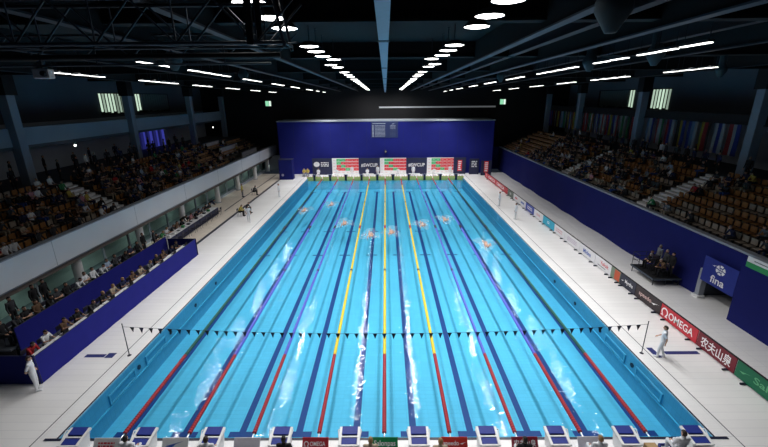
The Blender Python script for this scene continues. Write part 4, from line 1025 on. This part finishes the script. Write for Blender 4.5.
# --- officials and staff on the deck
person('hands_back', (-15.35, 2.62, 0), FX+.5, 'official in white shirt and trousers standing beside the near end of the blue barrier', hair=M_hair_d)
person('walk', (13.5, 4.75, 0), .9, 'official in white with dark hair walking beside the pennant pole and the red board')
person('walk', (-14.15, 27.3, 0), FNY+.3, 'official in white walking on the glass wall side deck near two seated staff')
person('stand', (-13.8, 38.1, 0), FX, 'official in white standing on the glass wall side deck towards the far end')
person('stand', (13.4, 32.9, 0), FNX, 'farther of the two white officials standing on the deck by the boards')
person('stand', (13.65, 27.7, 0), FNX, 'closer of the two white officials on the deck by the boards, beside the blue board')
chair((-15.9, 29.5, 0), FX, 'folding chair on the deck beside the drain, under the person in yellow', 'chairs on the deck')
person('lean', (-15.9, 29.5, 0), FX, 'person in a yellow top sitting on a chair by the dark drain line', 'yellow', 'black', shoes='black')
chair((-15.5, 30.6, 0), FX, 'folding chair on the deck beside the drain, under the person in black', 'chairs on the deck')
person('lean', (-15.5, 30.6, 0), FX, 'person in black sitting next to the person in yellow on the deck', 'black', 'black', shoes='black')
person('stand', (-18.6, 38.2, 0), FX, 'person in a yellow top standing by the white pillar past the tables', 'yellow', 'grey', shoes='black')
chair((-17.5, 39.3, 0), FX, 'folding chair past the long tables, under the dark seated person', 'chairs on the deck')
person('lean', (-17.5, 39.3, 0), FX, 'dark clothed person sitting beyond the long tables near the white pillar', 'dark grey', 'black', shoes='black')
person('stand', (-20.1, 18.9, 0), FX, 'person in black standing behind the far end of the barriers, nearer the pillar', 'black', 'black', shoes='black')
person('stand', (-19.6, 19.6, 0), FX+.6, 'person in dark grey standing behind the far end of the barriers, nearer the tables', 'dark grey', 'black', shoes='black')
person('bend', (-20.0, 25.2, 0), FX, 'person in black bending over the tables along the glass wall', 'black', 'black', shoes='black')
person('bend', (-19.9, 31.4, 0), FX+.3, 'person in dark navy bending over the last table along the glass wall', 'dark navy', 'black', shoes='black')
# timekeepers on the near edge: only heads and shoulders in the picture
for k, (x, y, top, hr, lb) in enumerate(((-8.81, -1.35, 'white', M_hair_k, 'seated timekeeper with black hair behind the second block from the glass wall'), (-6.04, -1.4, 'white', M_hair_d, 'seated timekeeper with brown hair behind the third block from the glass wall'),
        (-3.4, -1.4, 'black', M_hair_k, 'seated timekeeper with dark hair and black top beside the red capital letter board'), (-.45, -1.45, 'beige', M_hair_b, 'seated timekeeper with fair hair beside the green lane board'), (1.9, -1.5, 'beige', M_hair_b, 'seated timekeeper with fair hair between the green and the bright red boards'),
        (4.75, -1.45, 'black', M_hair_k, 'seated timekeeper with black hair in front of the dark red board'), (7.31, -1.4, 'white', M_hair_b, 'seated timekeeper with light brown hair beside the last plain board'), (10.25, -1.15, 'white', M_hair_d, 'broad backed seated timekeeper in white beside the last block and blue crate'))):
    if k == 7: person('sit', (x, y+.1, 0.0), FY, lb, top, 'white', hr, sc=1.0)
    else: person('sit', (x, y+.15, 0), FY, lb, top, 'white', hr)
    chair((x, y+(.15 if k < 7 else .1)-.02, 0), FY, 'folding chair under the '+lb.replace('seated ', '').split(' beside')[0].split(' behind')[0].split(' between')[0].split(' in front')[0]+f', {ordn(k)} from the glass wall', 'timekeeper chairs')
# far end officials in white
for k, (x, pose) in enumerate(((-10.9, 'sit'), (-7.9, 'sit'), (-5.4, 'stand'), (-2.9, 'sit'), (-1.2, 'stand'), (2.1, 'sit'), (4.6, 'stand'), (8.0, 'sit'), (10.6, 'stand'))):
    person(pose, (x, 52.0, 0), FNY, f"{'seated' if pose == 'sit' else 'standing'} official in white behind the far blocks, {ordn(k)} of them from the glass wall side", group='officials at the far end')
    if pose == 'sit': chair((x, 52.0, 0), FNY, f'folding chair under the {ordn(k)} far end official from the glass wall side', 'chairs at the far end')
for k, x in enumerate((-13.3, -12.7)):
    person('sit', (x, 52.3, 0), FNY, f"person in pale yellow sitting beside the round emblem banner, {('nearer the blue cabinet', 'nearer the banner')[k]}", 'yellow', 'grey', shoes='black')
    chair((x, 52.3, 0), FNY, f"folding chair beside the round emblem banner, {('nearer the blue cabinet', 'nearer the banner')[k]}", 'chairs by the emblem banner')
# press row
pr = [(3.95, 'red', 'lean'), (4.85, 'white', 'desk'), (6.0, 'brown', 'desk'), (6.9, 'black', 'desk'), (7.9, 'dark grey', 'lean'), (8.9, 'black', 'desk'), (9.8, 'beige', 'desk'), (10.7, 'dark navy', 'desk'), (11.7, 'brown', 'desk'), (12.6, 'beige', 'desk'), (13.5, 'grey', 'lean'), (14.5, 'black', 'desk'), (15.4, 'brown', 'desk'), (16.4, 'dark navy', 'lean'), (17.3, 'black', 'desk')]
for k, (y, top, pose) in enumerate(pr):
    person(pose, (-16.62, y, .30), FX, f"person in {top} sitting at the press desks, {ordn(k)} from the near end", top, 'black', R.choice((M_hair_d, M_hair_k, M_hair_b)), 'black', 'people at the press desks')
    chair((-16.62, y, .30), FX, f'folding chair at the press desks, {ordn(k)} from the near end', 'press desk chairs')
# row behind the back barrier, on a raised step
b = MB(); b.box((-1.0, -6.5, .5), (.9, 6.2, .58), M_dgrey); e = empty('rear_platform', (-19.2, 11.2, 0), 'raised dark platform behind the back blue barrier along the glass wall', 'platform'); b.build('deck', e)
for yy in (-6.2, -2, 2, 6.0): b = MB(); b.box((-.95, yy-.05, 0), (.85, yy+.05, .5), M_black); b.build('joist', e)
bk = [(5.2, 'black'), (5.9, 'dark grey'), (6.6, 'black'), (7.3, 'brown'), (8.0, 'black'), (8.7, 'dark grey'), (9.4, 'black'), (10.2, 'white'), (10.9, 'white'), (11.6, 'white'), (12.3, 'white'), (13.0, 'pale blue'), (13.8, 'dark grey'), (14.6, 'black'), (15.5, 'dark navy'), (16.4, 'black')]
for k, (y, top) in enumerate(bk):
    person(('sit', 'lean', 'fold')[k % 3], (-19.0, y, .58), FX, f"person in {top} sitting behind the back blue barrier, {ordn(k)} from the near end", top, 'black', R.choice((M_hair_d, M_hair_k)), 'black', 'people behind the back barrier')
    chair((-19.0, y, .58), FX, f'folding chair behind the back blue barrier, {ordn(k)} from the near end', 'back row chairs')
for k, (y, top) in enumerate(((5.6, 'black'), (6.9, 'dark grey'), (8.3, 'black'), (9.0, 'black'))):
    person('stand', (-19.95, y, .58), FX, f"person in {top} standing against the glass behind the back row, {ordn(k)} from the camera", top, 'black', M_hair_k, 'black', 'people standing by the glass wall')
tb = [(20.0, 'black'), (20.8, 'green'), (21.7, 'white'), (22.6, 'dark grey'), (23.5, 'brown'), (24.3, 'black'), (26.3, 'pink'), (27.2, 'black'), (28.0, 'dark navy'), (28.8, 'grey'), (29.7, 'black'), (30.4, 'dark grey')]
for k, (y, top) in enumerate(tb):
    person(('desk', 'lean')[k % 2], (-19.75, y, 0), FX, f"person in {top} sitting at the tables along the glass wall, {ordn(k)} from the barriers", top, 'black', R.choice((M_hair_d, M_hair_k, M_hair_b)), 'black', 'people at the tables')
    chair((-19.75, y, 0), FX, f'folding chair at the tables along the glass wall, {ordn(k)} from the barriers', 'chairs at the tables')
for k in range(9):
    y = 20.4+1.2*k; chair((-18.35, y, 0), FNX, f'empty folding chair on the pool side of the long tables, {ordn(k)} from the barriers', 'empty chairs before the tables')
# items on those tables
for k in range(12):
    b = MB(); b.bbox((-.14, -.12, 0), (.14, .12, R.choice((.05, .12, .2))), R.choice((M_dark, M_white, CM['grey'], CM['green'])), .01)
    tag(b.build('equipment_case', None, (-18.95+R.uniform(-.15, .15), 19.6+.92*k, .752)), f'small equipment case on the tables along the glass wall, {ordn(k)} from the barriers', 'case', 'cases on the tables')
person('lean', (-17.35, 1.62, 0), FX, 'dark clothed person sitting on the low white bench at the edge of the picture', 'black', 'black', M_hair_k, 'black')
# camera platform crew
for k, (x, y, p, top) in enumerate(((18.95, 14.2, 'sit', 'black'), (19.3, 13.3, 'stand', 'dark grey'), (19.35, 12.75, 'stand', 'black'), (18.95, 12.85, 'lean', 'brown'), (18.9, 13.55, 'bend', 'black'), (19.45, 14.2, 'stand', 'grey'))):
    person(p, (x, y, .5), FNX, f"camera crew member in {top} {dict(sit='seated', stand='standing', lean='leaning forward on a seat', bend='bending forward')[p]} on the black platform" + (', closest to the passage' if k == 2 else ', closest to the railing' if k in (0, 5) else ''), top, 'black', R.choice((M_hair_k, M_hair_g)), 'black', 'camera crew')
    if p in ('sit', 'lean'): chair((x, y, .5), FNX, f"folding chair on the black camera platform under the crew member in {top}", 'crew chairs')

# --- swimmers
SWJ = dict(pelvis=(0, 0, 0), chest=(0, .02, .28), neck=(0, 0, .5), head=(0, -.02, .66), shl=(-.19, 0, .44), shr=(.19, 0, .44), ell=(-.24, .1, .72), elr=(.27, -.22, .35), wrl=(-.2, .14, .98), wrr=(.26, -.12, .62), hdl=(0, .1, 1), hdr=(0, .3, 1),
           hpl=(-.09, 0, -.04), hpr=(.09, 0, -.04), knl=(-.1, .03, -.46), knr=(.1, -.02, -.46), anl=(-.1, -.03, -.86), anr=(.1, .08, -.86), tol=(-.1, .03, -1.02), tor=(.1, .12, -1.02))
me_s = make_person(SWJ, -.2, .3, bare=True, curl=.1)
for v in me_s.vertices:                       # lie face down, head towards -Y
    x, y, z = v.co; v.co = Vector((x, -z, -y))
sw_hair = shell(me_s, (1,), .012, 'swim_cap'); sw_sh = shell(me_s, (3,), .006, 'swimsuit'); sw_body = me_s.copy(); sw_body.name = 'body'
for f in sw_body.polygons:
    if f.material_index in (1, 3): f.material_index = 0
SWP = [(-9.3, 31.7, 'white'), (-6.5, 34.3, 'white'), (-4.2, 26.7, 'red'), (-1.4, 23.1, 'pink'), (.6, 23.9, 'white'), (3.75, 26.2, 'orange'), (6.3, 27.9, 'red'), (8.8, 20.4, 'white')]
for k, (x, y, cap) in enumerate(SWP):
    o = bpy.data.objects.new('person', sw_body); C.objects.link(o); o.location = (x, y, .0); tag(o, f"swimmer with {cap} cap splashing in the pool, {ordn(k)} swimmer from the glass wall", 'person', 'swimmers')
    for me, nm, m in ((sw_hair, 'swim_cap', CM[cap]), (sw_sh, 'swimsuit', CM['dark navy'])): c = bpy.data.objects.new(nm, me); C.objects.link(c); c.parent = o; setm(c, 0, m)
    b = MB()
    n = 26
    pts = [(0, 0, .03)]; 
    for q in (1, 2, 3):
        for i in range(n):
            a = 2*PI*i/n; rr = q/3*(1+.25*math.sin(3*a+k)+.15*math.sin(7*a+2*k)); pts.append((.85*rr*math.cos(a), .2+1.5*rr*math.sin(a), .05-.03*q/3+R.uniform(0, .03)))
    b.poly(pts, [(0, 1+i, 1+(i+1) % n) for i in range(n)]+[(1+q*n+i, 1+(q+1)*n+i, 1+(q+1)*n+(i+1) % n, 1+q*n+(i+1) % n) for q in (0, 1) for i in range(n)], M_foam, True)
    for i in range(30):
        a = R.uniform(0, 2*PI); rr = abs(R.gauss(0, .42)); s = R.uniform(.015, .05); b.ball((rr*math.cos(a)*1.1, -.3+rr*1.3*math.sin(a), .02+abs(R.gauss(0, .10))), (s*1.3, s*1.3, s), CM['white'], None, 6, 4)
    o = b.build('water_splash', None, (x, y, -.05)); tag(o, f'white foam splash around the {ordn(k)} swimmer from the glass wall', 'splash', None, 'stuff')

# --- camera (before the stands, so that seats out of its view can be left out)
cam_d = bpy.data.cameras.new('camera'); cam = bpy.data.objects.new('camera', cam_d); C.objects.link(cam)
cam_d.sensor_fit = 'HORIZONTAL'; cam_d.sensor_width = 36; cam_d.lens = 36*392.185/768; cam_d.clip_end = 300; cam_d.clip_start = .1
f_, cx_, cy_, cz_, pi_, ya_, ro_ = 392.185, .1222, -11.624, 12.212, .3102, .0059, -.0079
cam.matrix_world = Matrix.Translation((cx_, cy_, cz_)) @ Matrix.Rotation(ya_, 4, 'Z') @ Matrix.Rotation(PI/2-pi_, 4, 'X') @ Matrix.Rotation(CAMROLL, 4, 'Z')
SC.camera = cam
CAMI = cam.matrix_world.inverted()
def seen(p, mg=.03):
    q = CAMI @ Vector(p)
    if q.z > -1: return False
    u, v = .5+q.x/-q.z*f_/768, .5+q.y/-q.z*f_/447
    return -mg < u < 1+mg and -mg < v < 1+mg

# --- stadium seats and spectators
b = MB(); b.bbox((-.21, -.2, .40), (.21, .2, .45), M_orange, .02); b.bbox((-.21, -.25, .48), (.21, -.2, .84), M_orange, .02); b.box((-.04, -.06, 0), (.04, .06, .4), M_steel); b.box((-.03, -.24, .3), (.03, -.18, .5), M_steel); SEAT_O = b.mesh('stadium_seat')
b = MB(); b.bbox((-.21, -.2, .40), (.21, .2, .45), M_tan, .02); b.bbox((-.21, -.25, .48), (.21, -.2, .84), M_tan, .02); b.box((-.04, -.06, 0), (.04, .06, .4), M_steel); b.box((-.03, -.24, .3), (.03, -.18, .5), M_steel); SEAT_T = b.mesh('stadium_seat')
seats, crowd = [], []
tops_l = ['black']*13+['dark grey']*8+['dark navy']*7+['grey']*2+['brown']*4+['white']*4+['red', 'blue', 'pale blue', 'beige', 'green', 'pink', 'yellow']
PIT = .56
for s, x0, z0, ya, yb, ys, nm in ((-1, XL, ZL, 2, 36.6, 19.0, 'glass wall'), (1, XR, ZR, 3, 45.6, 19.0, 'blue wall')):
    RR = RRL if s < 0 else RRR
    for i in range(ROWS):
        for dirn in (-1, 1):
            y = ys+dirn*1.25; k = pk = 0
            while ya < y < yb:
                p = (s*(x0+RP*i+.42), y, z0+RR*i)
                if s > 0 and abs(y-33.5) < 1.15: y += dirn*PIT; continue
                vis = seen((p[0], p[1], p[2]+.6))
                dist = (Vector(p)-Vector((cx_, cy_, cz_))).length
                if vis: seats.append((dist, p, s, i, k, dirn, nm))
                if s < 0: d = .72 if (13.5 < y < 36) else .3
                else: d = .68 if y > 26 else (.35 if y > 20.5 else .1+.3*(i > 4))
                if i >= 6 and s < 0: d *= .7
                if R.random() < d:
                    if vis: crowd.append((dist, p, s, i, pk, dirn, nm, R.choice(tops_l), R.choice(('sit', 'lean', 'fold'))))
                    pk += 1
                y += dirn*PIT; k += 1
    # people on the benches
    for i in range(ROWS):
        pk = 0; y = 37.6 if s < 0 else 46.5
        while y < 55:
            if not (s < 0 and i in (1, 2, 4, 6, 7) and y > 43.2) and R.random() < ((.5 if i < 3 else .25) if y < 44 else .14)*(1 if s < 0 else .5):
                p = (s*(x0+RP*i+.42), y, z0+RR*i-.0); dist = (Vector(p)-Vector((cx_, cy_, cz_))).length
                crowd.append((dist, p, s, i, pk, 0, nm, R.choice(tops_l), R.choice(('sit', 'lean', 'fold')))); pk += 1
            y += .6
seats.sort(key=lambda t: t[0]); crowd.sort(key=lambda t: t[0])
rest = MB()
for n_, (dist, p, s, i, k, dirn, nm) in enumerate(seats):
    tan = (i*5+(k//3)*3+(dirn > 0)) % 4 == 0 or i == 0
    me = SEAT_T if tan else SEAT_O; rz = FX if s < 0 else FNX
    if n_ < 300:
        o = bpy.data.objects.new('stadium_seat', me); C.objects.link(o); o.location = p; o.rotation_euler.z = rz
        tag(o, f"{'tan' if tan else 'orange'} seat, {RN[i]} row over the {nm}, {ordn(k)} {'before' if dirn < 0 else 'beyond'} the {'near ' if s > 0 else ''}staircase", 'seat', f'seats over the {nm}')
    else:
        M = Matrix.Translation(p) @ Matrix.Rotation(rz, 4, 'Z'); mm = M_tan if tan else M_orange
        rest.box((-.21, -.2, .38), (.21, .2, .45), mm, M); rest.box((-.21, -.25, .45), (.21, -.2, .84), mm, M); rest.box((-.04, -.06, 0), (.04, .06, .38), M_steel, M)
tag(rest.build('seat_rows'), 'farther orange and tan seats in rows in both stands', 'seats', None, 'stuff')
rest = MB(); HAIRS = (M_hair_d, M_hair_k, M_hair_k, M_hair_b, M_hair_g)
bots = ('black', 'dark navy', 'dark grey', 'blue', 'beige')
for n_, (dist, p, s, i, pk, dirn, nm, top, pose) in enumerate(crowd):
    rz = (FX if s < 0 else FNX)+R.uniform(-.25, .25); hr, bt = R.choice(HAIRS), R.choice(bots)
    p = (p[0]+(.02 if s > 0 else -.02), p[1], p[2])
    if n_ < 230:
        o = bpy.data.objects.new('spectator', PM[pose]); C.objects.link(o); o.location = p; o.rotation_euler.z = rz
        nr = 'near ' if s > 0 else ''; where = {-1: f'before the {nr}staircase', 1: f'beyond the {nr}staircase', 0: 'on the benches'}[dirn]
        tag(o, f"spectator in {top} top, {RN[i]} row over the {nm}, {ordn(pk)} {where}", 'person', f'spectators over the {nm}')
        for j, m in ((1, hr), (2, CM[top]), (3, CM[bt]), (4, CM['black'])): setm(o, j, m)
    else:
        M = Matrix.Translation(p) @ Matrix.Rotation(rz, 4, 'Z'); me = LOW[pose]; ml = (M_skin, hr, CM[top], CM[bt], CM['black'], M_eye, M_lip)
        base = len(rest.v); rest.v += [tuple(M @ v.co) for v in me.vertices]
        ix = [rest.mi(m) for m in ml]
        for f in me.polygons: rest.f.append([base+q for q in f.vertices]); rest.m.append(ix[f.material_index]); rest.sm.append(True)
# people standing at the back of the stands
for s, z, nm, ys in ((-1, ZL+RRL*ROWS, 'glass wall', [14.5, 15.2, 16.4, 19.6, 20.4, 22.2, 22.9, 24.0, 24.6, 25.3, 27, 28, 28.7, 30, 31, 32, 34, 35, 36, 37.2, 38.5, 39.2, 40, 42, 44]), (1, ZR+RRR*ROWS, 'blue wall', [13.8, 14.6, 15.5, 16.3, 17.2, 19.8, 20.6, 21.6, 22.4, 23.1, 24, 24.8, 25.5, 26.4, 27.2, 28, 29.1, 30.2, 31, 31.9, 33.6, 34.4, 35.6, 36.3, 37, 38, 39, 40, 41, 42, 43, 44, 45, 47])):
    for k, y in enumerate(ys):
        top = R.choice(('black', 'black', 'dark grey', 'dark navy', 'white')); x = s*R.uniform(26.6, 27.3) if k % 3 else s*R.uniform(29, 30.5)
        if min(abs(y-c) for c in (18.8, 33, 47)) < .8: x = s*26.9
        o = bpy.data.objects.new('spectator', PM['stand']); C.objects.link(o); o.location = (x, y, z); o.rotation_euler.z = (FX if s < 0 else FNX)+R.uniform(-.8, .8)
        tag(o, f"spectator in {top} standing behind the seats over the {nm}, {ordn(k)} from the camera", 'person', f'people standing over the {nm}')
        for j, m in ((1, R.choice(HAIRS)), (2, CM[top]), (3, CM['black']), (4, CM['black'])): setm(o, j, m)
print('crowd', len(crowd), 'seats', len(seats))
if rest.f: tag(rest.build('crowd'), 'farther spectators packed in the seat rows of both stands', 'crowd', None, 'stuff')

# ================================================================== WORLD AND VIEW
w = bpy.data.worlds.new('world'); SC.world = w; w.use_nodes = True
w.node_tree.nodes['Background'].inputs[0].default_value = (.32, .42, .62, 1); w.node_tree.nodes['Background'].inputs[1].default_value = .03
SC.view_settings.view_transform = 'Standard'; SC.view_settings.look = 'None'; SC.view_settings.exposure = 0; SC.view_settings.gamma = 1
SC.cycles.use_denoising = True; SC.cycles.max_bounces = 6; SC.cycles.transparent_max_bounces = 12; SC.cycles.caustics_reflective = False; SC.cycles.caustics_refractive = False
SC.cycles.sample_clamp_indirect = 6
